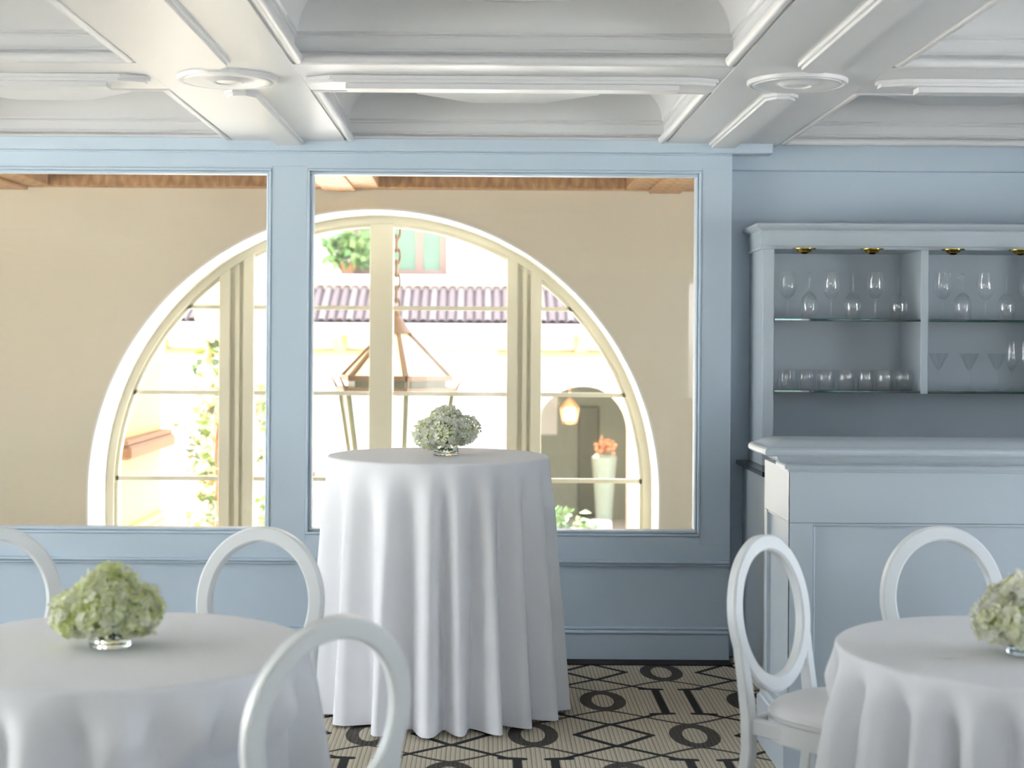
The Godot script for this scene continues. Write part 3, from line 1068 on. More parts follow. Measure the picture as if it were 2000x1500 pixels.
func courtyard_lantern() -> void:
	var at := V(-0.668, 0.0, 11.0)
	var l := thing("courtyard_lantern", "large six-sided bronze lantern hanging on a chain outside the arched window", "lantern", at)
	var hexa := func(r: float, y: float, k: int) -> Vector3:
		var a := deg_to_rad(17.0) + TAU * k / 6
		return Vector3(r * cos(a), y, r * sin(a))
	# chain
	for k in 13:
		var st := mb()
		var pts := []
		for i in 14:
			var t := TAU * i / 14
			var v := Vector3(cos(t) * 0.026, sin(t) * 0.064, 0)
			pts.append(v)
		tube(st, pts, [0.009], 6, true)
		var o := build("chain_link", st, M.bronze, l)
		o.position = Vector3(0, 1.80 + k * 0.0935, 0)
		o.rotation.y = PI / 2 if k % 2 else 0.4
	# crown: neck and six roof ribs with panes between
	var st := mb()
	lathe(st, [Vector2(0.0, 1.60), Vector2(0.125, 1.60), Vector2(0.115, 1.615), Vector2(0.035, 1.73), Vector2(0.02, 1.77), Vector2(0, 1.77)], 6, Transform3D(Basis(Vector3.UP, -deg_to_rad(17.0)), Vector3.ZERO), 0.2)
	build("crown", st, M.bronze, l)
	for k in 6:
		st = mb()
		bar(st, hexa.call(0.10, 1.605, k), hexa.call(0.425, 1.285, k), Vector2(0.03, 0.03), Vector2(0.04, 0.03), hexa.call(1, 0, k).cross(Vector3.UP))
		build("roof_rib", st, M.bronze, l)
		st = mb()
		var q := [hexa.call(0.10, 1.60, k), hexa.call(0.10, 1.60, k + 1), hexa.call(0.42, 1.285, k + 1), hexa.call(0.42, 1.285, k)]
		quad(st, q[0], q[1], q[2], q[3], Vector3(q[0].x + q[1].x, 0.3, q[0].z + q[1].z))
		build("roof_pane", st, M.lantern_roof_pane, l)
		st = mb()
		bar(st, hexa.call(0.425, 1.275, k), hexa.call(0.425, 1.275, k + 1), Vector2(0.04, 0.035), Vector2(0.04, 0.035), Vector3.UP)
		bar(st, hexa.call(0.465, 1.185, k), hexa.call(0.465, 1.185, k + 1), Vector2(0.045, 0.03), Vector2(0.045, 0.03), Vector3.UP)
		build("rim", st, M.bronze, l)
		st = mb()
		var w := [hexa.call(0.385, 1.27, k), hexa.call(0.385, 1.27, k + 1), hexa.call(0.385, 1.18, k + 1), hexa.call(0.385, 1.18, k)]
		quad(st, w[0], w[1], w[2], w[3], Vector3(w[0].x + w[1].x, 0, w[0].z + w[1].z))
		build("gallery_panel", st, M.verdigris, l)
		st = mb()
		var curl := []
		for i in 9:
			var t := float(i) / 8
			curl.append(hexa.call(0.47 + 0.03 * sin(t * PI * 0.5) + 0.035 * t * t, 1.19 + 0.115 * t, k))
		tube(st, curl, [0.012, 0.011, 0.01, 0.009, 0.008, 0.007, 0.006, 0.005, 0.004], 6)
		build("curl", st, M.bronze, l)
		st = mb()
		bar(st, hexa.call(0.445, 1.175, k), hexa.call(0.30, 0.30, k), Vector2(0.035, 0.03), Vector2(0.03, 0.025), hexa.call(1, 0, k).cross(Vector3.UP))
		build("body_rib", st, M.verdigris, l)
		st = mb()
		var v := [hexa.call(0.44, 1.17, k), hexa.call(0.44, 1.17, k + 1), hexa.call(0.295, 0.30, k + 1), hexa.call(0.295, 0.30, k)]
		quad(st, v[0], v[1], v[2], v[3], Vector3(v[0].x + v[1].x, -0.1, v[0].z + v[1].z))
		build("body_pane", st, M.lantern_pane, l)
	st = mb()
	lathe(st, [Vector2(0, 0.16), Vector2(0.06, 0.17), Vector2(0.1, 0.22), Vector2(0.32, 0.285), Vector2(0.33, 0.31), Vector2(0, 0.31)], 6, Transform3D(Basis(Vector3.UP, -deg_to_rad(17.0)), Vector3.ZERO), 0.2)
	build("base", st, M.bronze, l)

# ------------------------------------------------------------------ bar
func back_bar() -> void:
	var fx := 6.98      # front
	var bx := 7.338      # wall
	var right := 3.6
	var c := thing("back_bar_cabinet", "pale grey open glass cabinet with crown moulding on the blue wall", "cabinet")
	var st := mb()
	dbox(st, 1.298, right, 0.967, 2.0, bx - 0.02, bx - 0.002)
	build("back_panel", st, M.joinery_paint, c)
	st = mb()
	dbox(st, 1.298, 1.351, 0.967, 2.0, fx, bx - 0.002, 0.002)
	build("side_panel", st, M.joinery_paint, c)
	st = mb()
	dbox(st, 1.298, right, 1.985, 2.03, fx + 0.004, bx - 0.002)
	build("top_panel", st, M.joinery_paint, c)
	for x in [2.041, 2.767, 3.493]:
		st = mb()
		dbox(st, x, x + 0.036, 1.308, 2.0, fx, bx - 0.02, 0.002)
		build("divider", st, M.joinery_paint, c)
	st = mb()
	mould(st, 1.298, right, fx, bx - 0.002, [Vector2(0.0, 1.984), Vector2(0.012, 1.986), Vector2(0.014, 1.993), Vector2(0.011, 2.0), Vector2(0.008, 2.002), Vector2(0.008, 2.045), Vector2(0.012, 2.055), Vector2(0.013, 2.066), Vector2(0.010, 2.074), Vector2(0.020, 2.078), Vector2(0.030, 2.084), Vector2(0.036, 2.094), Vector2(0.034, 2.104), Vector2(0.026, 2.110)], true, true)
	build("crown_moulding", st, M.joinery_paint, c)
	for x in [[1.353, 2.039], [2.079, 2.765], [2.805, 3.491]]:
		for y in [1.654, 1.3175]:
			st = mb()
			dbox(st, x[0], x[1], y - 0.0055, y + 0.0055, fx - 0.008, bx - 0.022, 0.001)
			var o := build("glass_shelf", st, M.shelf_glass, c)
			o.set_meta("label", "clear glass shelf with dark green edge")
	# brass downlights under the top
	st = mb()
	var pr := []
	for p in [[0.0, -0.027], [0.012, -0.026], [0.020, -0.022], [0.024, -0.019], [0.030, -0.018], [0.032, -0.012], [0.036, -0.010], [0.037, -0.007], [0.052, -0.006], [0.053, -0.004], [0.053, 0.0]]:
		pr.append(Vector2(p[0], p[1]))
	lathe(st, pr, 28)
	var puck := mesh_of(st)
	for x in [1.475, 1.79, 2.166, 2.48]:
		var o := put("downlight", puck, M.brass, c)
		o.position = V(x, 1.9845, 6.90)
		o.set_meta("label", "small brass downlight")
	var b := thing("back_counter", "pale back counter with thin dark stone top below the glass cabinet", "counter")
	st = mb()
	dbox(st, 1.27, right, 0.0, 0.944, 6.68, bx - 0.002, 0.003)
	build("body", st, M.joinery_paint, b)
	st = mb()
	dbox(st, 1.236, right, 0.944, 0.967, 6.63, bx - 0.002, 0.004)
	build("countertop", st, M.dark_stone, b)

func bar_front() -> void:
	var x0 := 1.085
	var x1 := 4.2
	var d0 := 5.29
	var d1 := 5.77
	var b := thing("bar_counter", "pale blue panelled bar counter with rounded moulded top", "bar")
	var st := mb()
	dbox(st, x0 + 0.016, x1, 0.0, 1.09, d0 + 0.016, d1)
	build("body", st, M.joinery_paint, b)
	st = mb()   # front: top rail, stiles, and the same on the end
	dbox(st, x0, x1, 0.902, 1.09, d0, d0 + 0.02, 0.0015)
	dbox(st, x0, x0 + 0.082, 0.0, 0.9005, d0, d0 + 0.02, 0.0015)
	dbox(st, 2.75, 2.83, 0.0, 0.9005, d0, d0 + 0.02, 0.0015)
	dbox(st, x0, x0 + 0.02, 0.902, 1.09, d0 + 0.0005, d1 + 0.001, 0.0015)
	dbox(st, x0, x0 + 0.02, 0.0, 0.9005, d0 + 0.0005, d0 + 0.07, 0.0015)
	dbox(st, x0, x0 + 0.02, 0.0, 0.9005, d1 - 0.05, d1 + 0.001, 0.0015)
	build("rails", st, M.joinery_paint, b)
	st = mb()
	dbox(st, x0 + 0.004, x1, 0.890, 0.9015, d0 + 0.004, d0 + 0.02, 0.003)
	dbox(st, x0 + 0.004, x0 + 0.02, 0.890, 0.9015, d0 + 0.004, d1 - 0.04, 0.003)
	dbox(st, x0 + 0.082, x0 + 0.092, 0.23, 0.890, d0 + 0.006, d0 + 0.02, 0.003)
	build("panel_moulding", st, M.joinery_paint, b)
	st = mb()
	mould(st, x0, x1, d0, d1, [Vector2(0.022, 0.0), Vector2(0.022, 0.17), Vector2(0.018, 0.178), Vector2(0.012, 0.182), Vector2(0.012, 0.20), Vector2(0.004, 0.212), Vector2(-0.01, 0.214)], true)
	build("skirting", st, M.joinery_paint, b)
	st = mb()
	var pr := [Vector2(0.0, 1.082), Vector2(0.008, 1.084), Vector2(0.010, 1.092), Vector2(0.022, 1.094), Vector2(0.024, 1.106), Vector2(0.020, 1.112), Vector2(0.034, 1.116), Vector2(0.048, 1.124), Vector2(0.056, 1.134), Vector2(0.058, 1.142), Vector2(0.090, 1.144)]
	for k in 7:
		var t := -PI / 2 + PI * k / 6
		pr.append(Vector2(0.094 + 0.016 * cos(t), 1.160 + 0.016 * sin(t)))
	pr.append_array([Vector2(0.080, 1.182), Vector2(0.060, 1.194), Vector2(0.040, 1.200), Vector2(0.02, 1.201)])
	mould(st, x0, x1, d0, d0 + 0.12, pr, true)
	build("bar_top", st, M.joinery_paint, b)

# ------------------------------------------------------------------ tables
func lobes_at(phi: float, lobes: Array) -> float:
	# 1 on a fold's crest, 0 in the valley between two crests; lobes sorted, radians in [0, TAU)
	var n := lobes.size()
	for i in n:
		var a: float = lobes[i]
		var b: float = lobes[(i + 1) % n] + (TAU if i == n - 1 else 0.0)
		var p := phi if phi >= lobes[0] else phi + TAU
		if p >= a and p <= b:
			var t := (p - a) / (b - a)
			return pow(0.5 + 0.5 * cos(TAU * t), 0.85)
	return 0.0

func cloth_mesh(r0: float, top: float, hem: float, lobes: Array, amp: float, tuck: float, start: float, noise_seed: int, push := []) -> ArrayMesh:
	var st := mb()
	st.set_smooth_group(1)
	var nz := FastNoiseLite.new()
	nz.seed = noise_seed
	nz.frequency = 1.2
	var N := 288
	var rows := 44
	var grid := []
	for j in rows + 1:
		var ring := []
		for i in N:
			var phi := TAU * i / N
			var dir := Vector3(sin(phi), 0, cos(phi))
			var r: float
			var y: float
			if j < 4:                       # flat top
				r = r0 * [0.0, 0.45, 0.85, 0.975][j]
				y = top
			elif j < 7:                     # rounded edge
				var a := PI / 2 * (j - 3) / 3.0
				r = r0 - 0.012 + 0.012 * sin(a)
				y = top - 0.012 + 0.012 * cos(a)
			else:
				var s := float(j - 6) / (rows - 6)
				var l := lobes_at(phi, lobes)
				var depth_of := 0.75 + 0.5 * nz.get_noise_2d(cos(phi) * 2.0 + 9.0, sin(phi) * 2.0)
				var grow := smoothstep(0.0, start, s)
				r = r0 + 0.004 * s + amp * (s * 0.88 + 0.12 * grow) * l * (depth_of + 0.25) - tuck * grow * (1.0 - l)
				r += 0.006 * nz.get_noise_3d(cos(phi) * 3.0, s * 2.0, sin(phi) * 3.0) * s
				y = lerpf(top - 0.012, hem, s)
				for q in push:              # chair seats hold the cloth back: [angle, radius, half width]
					var off: float = absf(angle_difference(phi, q[0]))
					var hold := smoothstep(q[2] + 0.30, q[2], off) * smoothstep(0.66, 0.52, y)
					r = lerpf(r, minf(r, q[1] / maxf(cos(off), 0.6)), hold)
				phi += 0.03 * s * nz.get_noise_2d(phi * 1.3, 4.0)
				dir = Vector3(sin(phi), 0, cos(phi))
			ring.append(dir * r + Vector3(0, y, 0))
		grid.append(ring)
	for j in rows:
		for i in N:
			var k := (i + 1) % N
			var n: Vector3 = Vector3.UP if j < 4 else Vector3(grid[j + 1][i].x, 0.05, grid[j + 1][i].z)
			if j == 0:
				tri(st, grid[0][0], grid[1][i], grid[1][k], n)
			else:
				quad(st, grid[j][i], grid[j][k], grid[j + 1][k], grid[j + 1][i], n)
	return mesh_of(st)

func pedestal_table(called: String, label: String, at: Vector3, r: float, top: float) -> void:
	var t := thing(called, label, "table", at)
	var st := mb()
	lathe(st, [Vector2(0, top - 0.03), Vector2(r - 0.004, top - 0.03), Vector2(r, top - 0.026), Vector2(r, top - 0.004), Vector2(r - 0.004, top), Vector2(0, top)], 48)
	build("table_top", st, M.table_wood, t)
	st = mb()
	lathe(st, [Vector2(0, 0.03), Vector2(0.04, 0.03), Vector2(0.035, top - 0.03), Vector2(0, top - 0.03)], 20)
	build("column", st, M.dark_stone, t)
	st = mb()
	lathe(st, [Vector2(0, 0.001), Vector2(0.26, 0.001), Vector2(0.26, 0.012), Vector2(0.06, 0.03), Vector2(0, 0.03)], 32)
	build("base", st, M.dark_stone, t)

func degs(a: Array) -> Array:
	var o := []
	for v in a:
		o.append(deg_to_rad(fposmod(v, 360.0)))
	o.sort()
	return o

func chair_push(at: Vector3, which: Array) -> Array:
	var o := []
	for i in which:
		var c := seat_place(CHAIRS[i]) - at
		o.append([atan2(c.x, c.z), Vector2(c.x, c.z).length() - 0.235, 0.50])
	return o

func tables() -> void:
	# tall table: phi is measured from the camera side (0) to the right (90)
	var hi := V(-0.20, 0, 6.28)
	pedestal_table("cocktail_table", "tall round cocktail table under the floor-length white cloth", hi, 0.466, 1.052)
	var o := put("tablecloth", cloth_mesh(0.470, 1.060, 0.012, degs([-47, -22, -2, 11, 27, 43, 61, 80, 101, 124, 148, 172, 197, 220, 243, 264, 288]), 0.090, 0.034, 0.20, 4), M.table_linen)
	o.position = hi
	tag(o, "floor-length white cloth draped over the tall round cocktail table", "tablecloth")
	vase_of_flowers(V(-0.168, 1.0612, 6.27), "on the tall white cocktail table", "white and pale green", 11, [Color(0.88, 0.89, 0.78), Color(0.90, 0.90, 0.84), Color(0.80, 0.83, 0.56), Color(0.86, 0.87, 0.72)])

	var lt := V(-0.945, 0, 3.80)
	pedestal_table("round_table", "round dining table under the white cloth beside the front left chairs", lt, 0.492, 0.745)
	o = put("tablecloth", cloth_mesh(0.497, 0.753, 0.012, degs([-170, -148, -125, -100, -78, -55, -30, -8, 15, 36, 52, 68, 88, 110, 133, 155]), 0.125, 0.050, 0.18, 9, chair_push(lt, [2, 3, 4])), M.table_linen)
	o.position = lt
	tag(o, "white cloth on the low round table with the greenest hydrangeas", "tablecloth")
	vase_of_flowers(V(-0.957, 0.7542, 3.80), "on the low round table by three oval-back chairs", "yellow-green", 23, [Color(0.76, 0.81, 0.50), Color(0.86, 0.88, 0.72), Color(0.66, 0.73, 0.30), Color(0.82, 0.84, 0.60)])

	var rt := V(1.395, 0, 3.84)
	pedestal_table("round_table", "round dining table under the white cloth in front of the bar", rt, 0.472, 0.745)
	o = put("tablecloth", cloth_mesh(0.477, 0.753, 0.012, degs([-160, -135, -110, -84, -66, -48, -33, -14, 8, 30, 52, 78, 102, 128, 152, 175]), 0.130, 0.060, 0.18, 15, chair_push(rt, [0, 1])), M.table_linen)
	o.position = rt
	tag(o, "white cloth with deep folds on the low round table before the bar", "tablecloth")
	vase_of_flowers(V(1.385, 0.7542, 3.78), "on the low round table before the bar", "creamy white", 37, [Color(0.88, 0.88, 0.70), Color(0.90, 0.90, 0.80), Color(0.82, 0.83, 0.54), Color(0.86, 0.87, 0.68)])

func floret(st: SurfaceTool, p: Vector3, n: Vector3, size: float, c: Color) -> void:
	var x := n.cross(Vector3(rng.randfn(), rng.randfn(), rng.randfn())).normalized()
	var y := n.cross(x)
	for k in 4:
		var a := TAU * k / 4 + rng.randf_range(-0.15, 0.15)
		var u := x * cos(a) + y * sin(a)
		var v := n.cross(u)
		var lift := rng.randf_range(0.1, 0.55)
		var s := size * rng.randf_range(0.85, 1.15)
		var base := p + u * s * 0.08
		var m1 := p + (u * 0.55 + v * 0.48) * s + n * s * lift * 0.45
		var m2 := p + (u * 0.55 - v * 0.48) * s + n * s * lift * 0.45
		var mid := p + u * s * 0.6 + n * s * (lift * 0.5 - 0.10)
		var tip := p + (u * 0.92) * s + n * s * lift * 0.8
		var t1 := p + (u * 0.90 + v * 0.22) * s + n * s * lift * 0.75
		var t2 := p + (u * 0.90 - v * 0.22) * s + n * s * lift * 0.75
		st.set_color(c)
		tri(st, base, m1, mid, n)
		tri(st, base, mid, m2, n)
		tri(st, m1, t1, mid, n)
		tri(st, mid, t1, tip, n)
		tri(st, mid, tip, t2, n)
		tri(st, m2, mid, t2, n)

func vase_of_flowers(at: Vector3, where: String, tone: String, sd: int, cols: Array) -> void:
	rng.seed = sd
	var v := thing("glass_vase", "short clear glass cylinder vase " + where, "vase", at)
	var st := mb()
	lathe(st, [Vector2(0, 0.0), Vector2(0.050, 0.0), Vector2(0.0525, 0.003), Vector2(0.0525, 0.079), Vector2(0.0515, 0.080), Vector2(0.0495, 0.079), Vector2(0.0495, 0.014), Vector2(0.047, 0.011), Vector2(0, 0.011)], 40)
	build("glass", st, M.thick_glass, v)
	st = mb()
	lathe(st, [Vector2(0, 0.0115), Vector2(0.0465, 0.0115), Vector2(0.049, 0.0145), Vector2(0.049, 0.046), Vector2(0, 0.046)], 40)
	build("water", st, M.water, v)
	# blooms round a dome
	var spots := [Vector3(0.0, 0.150, 0.0)]
	for k in 5:
		var a := TAU * k / 5 + 0.35 + sd * 0.11
		spots.append(Vector3(cos(a) * rng.randf_range(0.070, 0.082), 0.098 + rng.randf_range(-0.012, 0.020), sin(a) * rng.randf_range(0.070, 0.082)))
	for i in spots.size():
		var p: Vector3 = spots[i]
		var b := thing("hydrangea_bloom", ("%s hydrangea bloom crowning the bunch %s" if i == 0 else "%s hydrangea bloom round the crowning one %s") % [tone, where], "flower", at, 0.0, "hydrangeas " + where)
		st = mb()
		var R := rng.randf_range(0.058, 0.066)
		var cnt := 150
		for k in cnt:
			var yy := 1.0 - 2.0 * (k + 0.5) / cnt
			var ang := k * 2.39996 + rng.randf() * 0.4
			var n := Vector3(sqrt(1 - yy * yy) * cos(ang), yy, sqrt(1 - yy * yy) * sin(ang))
			var q := p + n * Vector3(R, R * 0.90, R) * rng.randf_range(0.88, 1.10)
			var tilt := (n + Vector3(rng.randfn(), rng.randfn(), rng.randfn()) * 0.34).normalized()
			var c: Color = cols[rng.randi() % cols.size()]
			c = c * rng.randf_range(0.92, 1.06)
			c.a = 1.0
			floret(st, q, tilt, rng.randf_range(0.0135, 0.0185), c)
		build("florets", st, M.petal, b).set_meta("kind", "stuff")
		st = mb()
		lathe(st, [Vector2(0, -R * 0.7), Vector2(R * 0.55, -R * 0.5), Vector2(R * 0.78, 0), Vector2(R * 0.55, R * 0.5), Vector2(0, R * 0.7)], 14, Transform3D(Basis(), p), 3.0)
		build("calyx", st, M.calyx_green, b)
		st = mb()
		var foot := Vector3(p.x * -0.30, 0.02, p.z * -0.30)
		tube(st, [p - Vector3(0, 0.03, 0), Vector3(p.x * 0.4, 0.075, p.z * 0.4), foot], [0.005, 0.0045, 0.004], 8)
		build("stem", st, M.stem_green, b)
		if i == 1 or i == 2:
			st = mb()
			var dir := Vector3(p.x, 0, p.z).normalized()
			var sd2 := dir.cross(Vector3.UP) * 0.016
			var l0 := dir * 0.046 + Vector3(0, 0.082, 0)
			var l1 := dir * 0.075 + Vector3(0, 0.068, 0)
			var l2 := dir * 0.098 + Vector3(0, 0.044, 0)
			quad(st, l0, l1 + sd2, l2, l1 + Vector3(0, 0.004, 0), Vector3.UP)
			quad(st, l0, l1 - sd2, l2, l1 + Vector3(0, 0.004, 0), Vector3.UP)
			build("leaf", st, M.leaf_dark, b)

# ------------------------------------------------------------------ chairs
func make_chair(label: String) -> Node3D:
	# faces local +Z, seat centre over the origin
	var c := thing("oval_back_chair", label, "chair", Vector3.ZERO, 0.0, "white oval-back chairs")
	var m: Material = M.white_lacquer
	var zb := -0.215
	var lean := 0.14
	var back := Transform3D(Basis(Vector3.RIGHT, -lean), Vector3(0, 0.46, zb))    # local back plane
	# oval ring with a rounded rectangular section
	var st := mb()
	var n := 72
	var ax := 0.188
	var ay := 0.210
	var cy := 0.270
	var hw := 0.0235
	var ht := 0.0165
	var bev := 0.006
	var sec := [[hw, -ht + bev], [hw, ht - bev], [hw - bev, ht], [-hw + bev, ht], [-hw, ht - bev], [-hw, -ht + bev], [-hw + bev, -ht], [hw - bev, -ht]]
	var rings := []
	for i in n:
		var a := TAU * i / n
		var nn := Vector2(cos(a) / ax, sin(a) / ay).normalized()
		var ring := []
		for s in sec:
			ring.append(back * Vector3(ax * cos(a) + nn.x * s[0], cy + ay * sin(a) + nn.y * s[0], s[1]))
		rings.append([ring, back * Vector3(ax * cos(a), cy + ay * sin(a), 0)])
	for i in n:
		var j := (i + 1) % n
		for k in 8:
			st.set_smooth_group(50 + k)
			var l := (k + 1) % 8
			var q := [rings[i][0][k], rings[i][0][l], rings[j][0][l], rings[j][0][k]]
			quad(st, q[0], q[1], q[2], q[3], (q[0] + q[1] + q[2] + q[3]) * 0.25 - (rings[i][1] + rings[j][1]) * 0.5)
	st.set_smooth_group(-1)
	build("backrest_ring", st, m, c)
	# rear legs run up beside the ring
	for s in [-1.0, 1.0]:
		st = mb()
		var pts := [back * Vector3(s * 0.186, 0.225, 0), back * Vector3(s * 0.183, 0.17, 0), back * Vector3(s * 0.178, 0.10, 0), back * Vector3(s * 0.176, 0.0, 0), Vector3(s * 0.178, 0.36, zb + 0.004), Vector3(s * 0.180, 0.18, zb - 0.018), Vector3(s * 0.182, 0.001, zb - 0.065)]
		path_bar(st, pts, [Vector2(0.026, 0.028), Vector2(0.034, 0.030), Vector2(0.040, 0.032), Vector2(0.042, 0.036), Vector2(0.040, 0.036), Vector2(0.036, 0.034), Vector2(0.030, 0.030)], Vector3.RIGHT, 0.005)
		build("leg", st, m, c)
	for s in [-1.0, 1.0]:
		st = mb()
		bar(st, Vector3(s * 0.165, 0.40, 0.155), Vector3(s * 0.165, 0.001, 0.17), Vector2(0.042, 0.042), Vector2(0.028, 0.028), Vector3.RIGHT, 0.005)
		build("leg", st, m, c)
	# seat outline: rounded, wider at the front
	var outline := func(k: float) -> PackedVector2Array:
		var p := PackedVector2Array()
		for i in 56:
			var a := TAU * i / 56
			var cx := signf(cos(a)) * pow(absf(cos(a)), 0.72)
			var sx := signf(sin(a)) * pow(absf(sin(a)), 0.72)
			p.append(Vector2((0.212 + 0.022 * -sx) * cx * k, (0.205 * sx) * k))   # y here is depth, -y towards +Z
		return p
	st = mb()
	extrude(st, outline.call(1.0), 0.395, 0.452, plan(), true)
	build("seat_frame", st, m, c)
	# rails from the rear legs to the frame, apron and stretchers
	st = mb()
	for s in [-1.0, 1.0]:
		bar(st, Vector3(s * 0.172, 0.425, zb + 0.005), Vector3(s * 0.178, 0.425, -0.08), Vector2(0.03, 0.045), Vector2(0.03, 0.045))
	bar(st, Vector3(-0.17, 0.425, zb + 0.005), Vector3(0.17, 0.425, zb + 0.005), Vector2(0.045, 0.022), Vector2(0.045, 0.022), Vector3.UP)
	build("seat_rail", st, m, c)
	for s in [-1.0, 1.0]:
		st = mb()
		bar(st, Vector3(s * 0.178, 0.19, zb - 0.012), Vector3(s * 0.165, 0.19, 0.16), Vector2(0.018, 0.03), Vector2(0.018, 0.03))
		build("stretcher", st, m, c)
	st = mb()
	bar(st, Vector3(-0.168, 0.19, -0.03), Vector3(0.168, 0.19, -0.03), Vector2(0.03, 0.018), Vector2(0.03, 0.018), Vector3.UP)
	build("stretcher", st, m, c)
	# cushion: layers of the same outline, domed
	st = mb()
	st.set_smooth_group(1)
	var levels := [[0.90, 0.4525], [0.955, 0.453], [0.985, 0.462], [0.985, 0.474], [0.955, 0.487], [0.88, 0.497], [0.72, 0.506], [0.45, 0.512], [0.15, 0.514], [0.0, 0.514]]
	for i in levels.size() - 1:
		var a: PackedVector2Array = outline.call(levels[i][0])
		var b: PackedVector2Array = outline.call(levels[i + 1][0])
		for k in 56:
			var l := (k + 1) % 56
			var P := [plan() * Vector3(a[k].x, a[k].y, levels[i][1]), plan() * Vector3(a[l].x, a[l].y, levels[i][1]), plan() * Vector3(b[l].x, b[l].y, levels[i + 1][1]), plan() * Vector3(b[k].x, b[k].y, levels[i + 1][1])]
			var nn: Vector3 = Vector3(P[0].x, 0.2, P[0].z) + Vector3.UP * (0.0 if i < 3 else 0.3)
			if levels[i + 1][0] > 0.0:
				quad(st, P[0], P[1], P[2], P[3], nn)
			else:
				tri(st, P[0], P[1], P[2], Vector3.UP)
	st.set_smooth_group(-1)
	var cu := build("seat_cushion", st, M.seat_fabric, c)
	st = mb()
	var pts := []
	for q in outline.call(0.99):
		pts.append(plan() * Vector3(q.x, q.y, 0.470))
	tube(st, pts, [0.0045], 6, true)
	build("piping", st, M.seat_fabric, cu)
	return c

# backrest x and depth, then the point it faces
const CHAIRS := [[0.845, 4.50, 1.45, 3.95], [1.455, 4.75, 1.66, 3.70], [-0.69, 4.62, -0.92, 3.8], [-1.53, 4.60, -1.20, 3.8], [-0.315, 3.13, -0.85, 3.75]]
func seat_dir(c: Array) -> Vector3:
	return (V(c[2], 0, c[3]) - V(c[0], 0, c[1])).normalized()

func seat_place(c: Array) -> Vector3:
	return V(c[0], 0, c[1]) + seat_dir(c) * 0.275

func chairs() -> void:
	var labels := ["white oval-back chair with its seat showing beside the bar's end",
		"white oval-back chair standing between the bar front and the round table",
		"white oval-back chair between the left round table and the tall clothed table",
		"white oval-back chair cut off behind the yellow-green hydrangeas",
		"white oval-back chair seen from behind, pulled up to the left round table"]
	var proto: Node3D = null
	for i in 5:
		var o: Node3D
		if i == 0:
			proto = make_chair(labels[0])
			o = proto
		else:
			o = copy_of(proto, labels[i], Vector3.ZERO)
		var dir := seat_dir(CHAIRS[i])
		o.rotation.y = atan2(dir.x, dir.z)
		o.position = seat_place(CHAIRS[i])

# ------------------------------------------------------------------ glasses
func shell(pr: Array, n := 28) -> ArrayMesh:
	var st := mb()
	var v := []
	for p in pr:
		v.append(Vector2(p[0], p[1]))
	lathe(st, v, n, Transform3D(), 0.9)
	return mesh_of(st)

func glass_at(called: String, label: String, category: String, mesh: ArrayMesh, x: float, y: float, d: float, group: String, flip := 0.0) -> void:
	var o := put(called, mesh, M.glassware)
	tag(o, label, category, group)
	o.position = V(x, y + flip, d)
	if flip > 0.0:
		o.rotation.z = PI

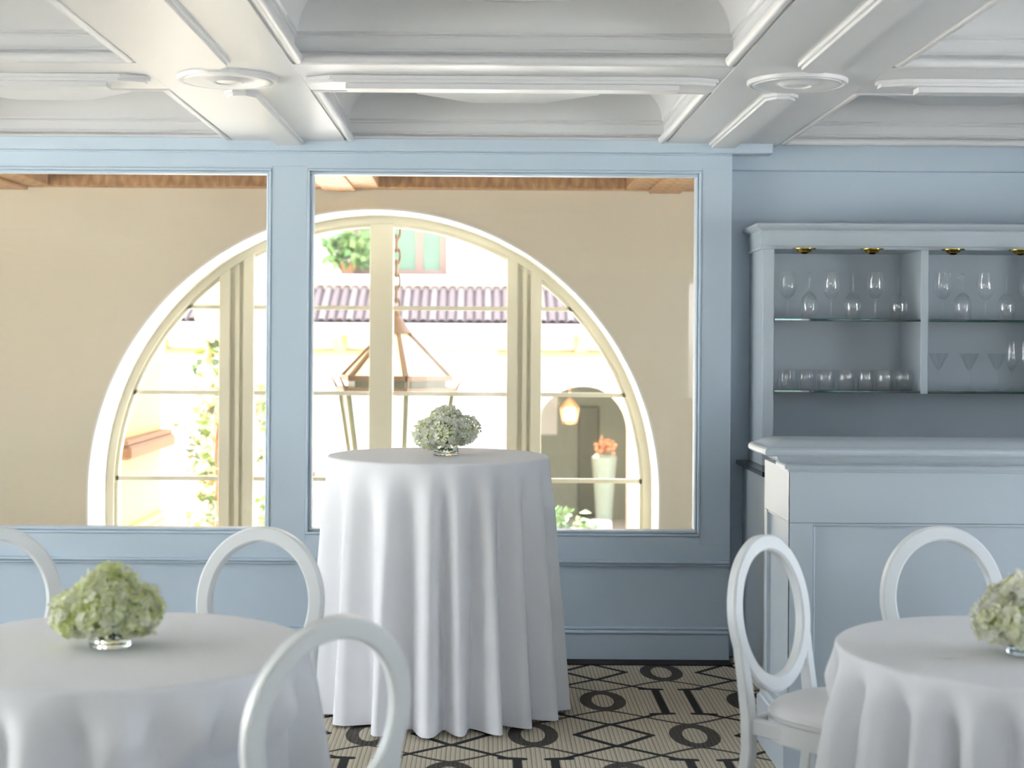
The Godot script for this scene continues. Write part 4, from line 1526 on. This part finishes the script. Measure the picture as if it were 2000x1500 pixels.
func glassware() -> void:
	var H := 0.224
	var wine := shell([[0.0, 0.0], [0.034, 0.0], [0.0345, 0.0015], [0.020, 0.004], [0.008, 0.008], [0.0042, 0.016], [0.0036, 0.05], [0.0040, 0.082], [0.0065, 0.091], [0.017, 0.101], [0.030, 0.114], [0.0395, 0.134], [0.0425, 0.154], [0.0415, 0.176], [0.0375, 0.200], [0.033, H], [0.0322, H], [0.0367, 0.200], [0.0406, 0.176], [0.0416, 0.154], [0.0386, 0.1345], [0.0292, 0.115], [0.016, 0.1025], [0.0, 0.098]])
	var martini := shell([[0.0, 0.0], [0.036, 0.0], [0.0365, 0.0015], [0.012, 0.005], [0.004, 0.012], [0.0033, 0.05], [0.004, 0.095], [0.010, 0.103], [0.030, 0.140], [0.050, 0.177], [0.0492, 0.177], [0.029, 0.1405], [0.009, 0.105], [0.0, 0.102]])
	var flute := shell([[0.0, 0.0], [0.032, 0.0], [0.0325, 0.0015], [0.012, 0.005], [0.004, 0.012], [0.0033, 0.06], [0.004, 0.085], [0.012, 0.097], [0.024, 0.118], [0.029, 0.150], [0.027, 0.200], [0.0235, 0.236], [0.0227, 0.236], [0.0262, 0.200], [0.0282, 0.150], [0.0232, 0.119], [0.011, 0.099], [0.0, 0.094]])
	var tumbler := shell([[0.0, 0.0], [0.036, 0.0], [0.038, 0.002], [0.0395, 0.094], [0.039, 0.095], [0.0378, 0.094], [0.0364, 0.017], [0.034, 0.014], [0.0, 0.013]])
	var y1 := 1.654 + 0.006
	var y2 := 1.3175 + 0.006
	var d := 7.06
	var nth := ["first", "second", "third", "fourth", "fifth", "sixth", "seventh"]
	var rows := [
		[[1538, 1623, 1709], "wine_glass", "%s upright wine glass from the cabinet's end panel, upper shelf", "wine glass", wine, y1, d, "upright wine glasses, bay by the end panel", 0.0],
		[[1580, 1665, 1754], "wine_glass", "%s upside-down wine glass from the cabinet's end panel, upper shelf", "wine glass", wine, y1, d, "inverted wine glasses, bay by the end panel", H],
		[[1841, 1924, 2008], "wine_glass", "%s upright wine glass past the cabinet's divider, upper shelf", "wine glass", wine, y1, d, "upright wine glasses, bay past the divider", 0.0],
		[[1880, 1965], "wine_glass", "%s upside-down wine glass past the cabinet's divider, upper shelf", "wine glass", wine, y1, d, "inverted wine glasses, bay past the divider", H],
		[[1536, 1574, 1613, 1652, 1691, 1729, 1766], "tumbler", "%s front-row whisky tumbler from the cabinet's end panel, lower shelf", "tumbler", tumbler, y2, 7.03, "tumblers, front row", 0.0],
		[[1542, 1579, 1616, 1654, 1691, 1725, 1756], "tumbler", "%s back-row whisky tumbler from the cabinet's end panel, lower shelf", "tumbler", tumbler, y2, 7.14, "tumblers, back row", 0.0],
		[[1833, 1893, 1947], "martini_glass", "%s cone-shaped martini glass past the cabinet's divider, lower shelf", "martini glass", martini, y2, d, "martini glasses", 0.0],
		[[1976, 2003], "champagne_flute", "%s tall slim flute past the cabinet's divider, behind the martini glasses", "flute", flute, y2, 7.15, "flutes", 0.0]]
	for r in rows:
		for i in r[0].size():
			glass_at(r[1], r[2] % nth[i], r[3], r[4], (r[0][i] - 950) * r[6] / FOCAL, r[5], r[6], r[7], r[8])
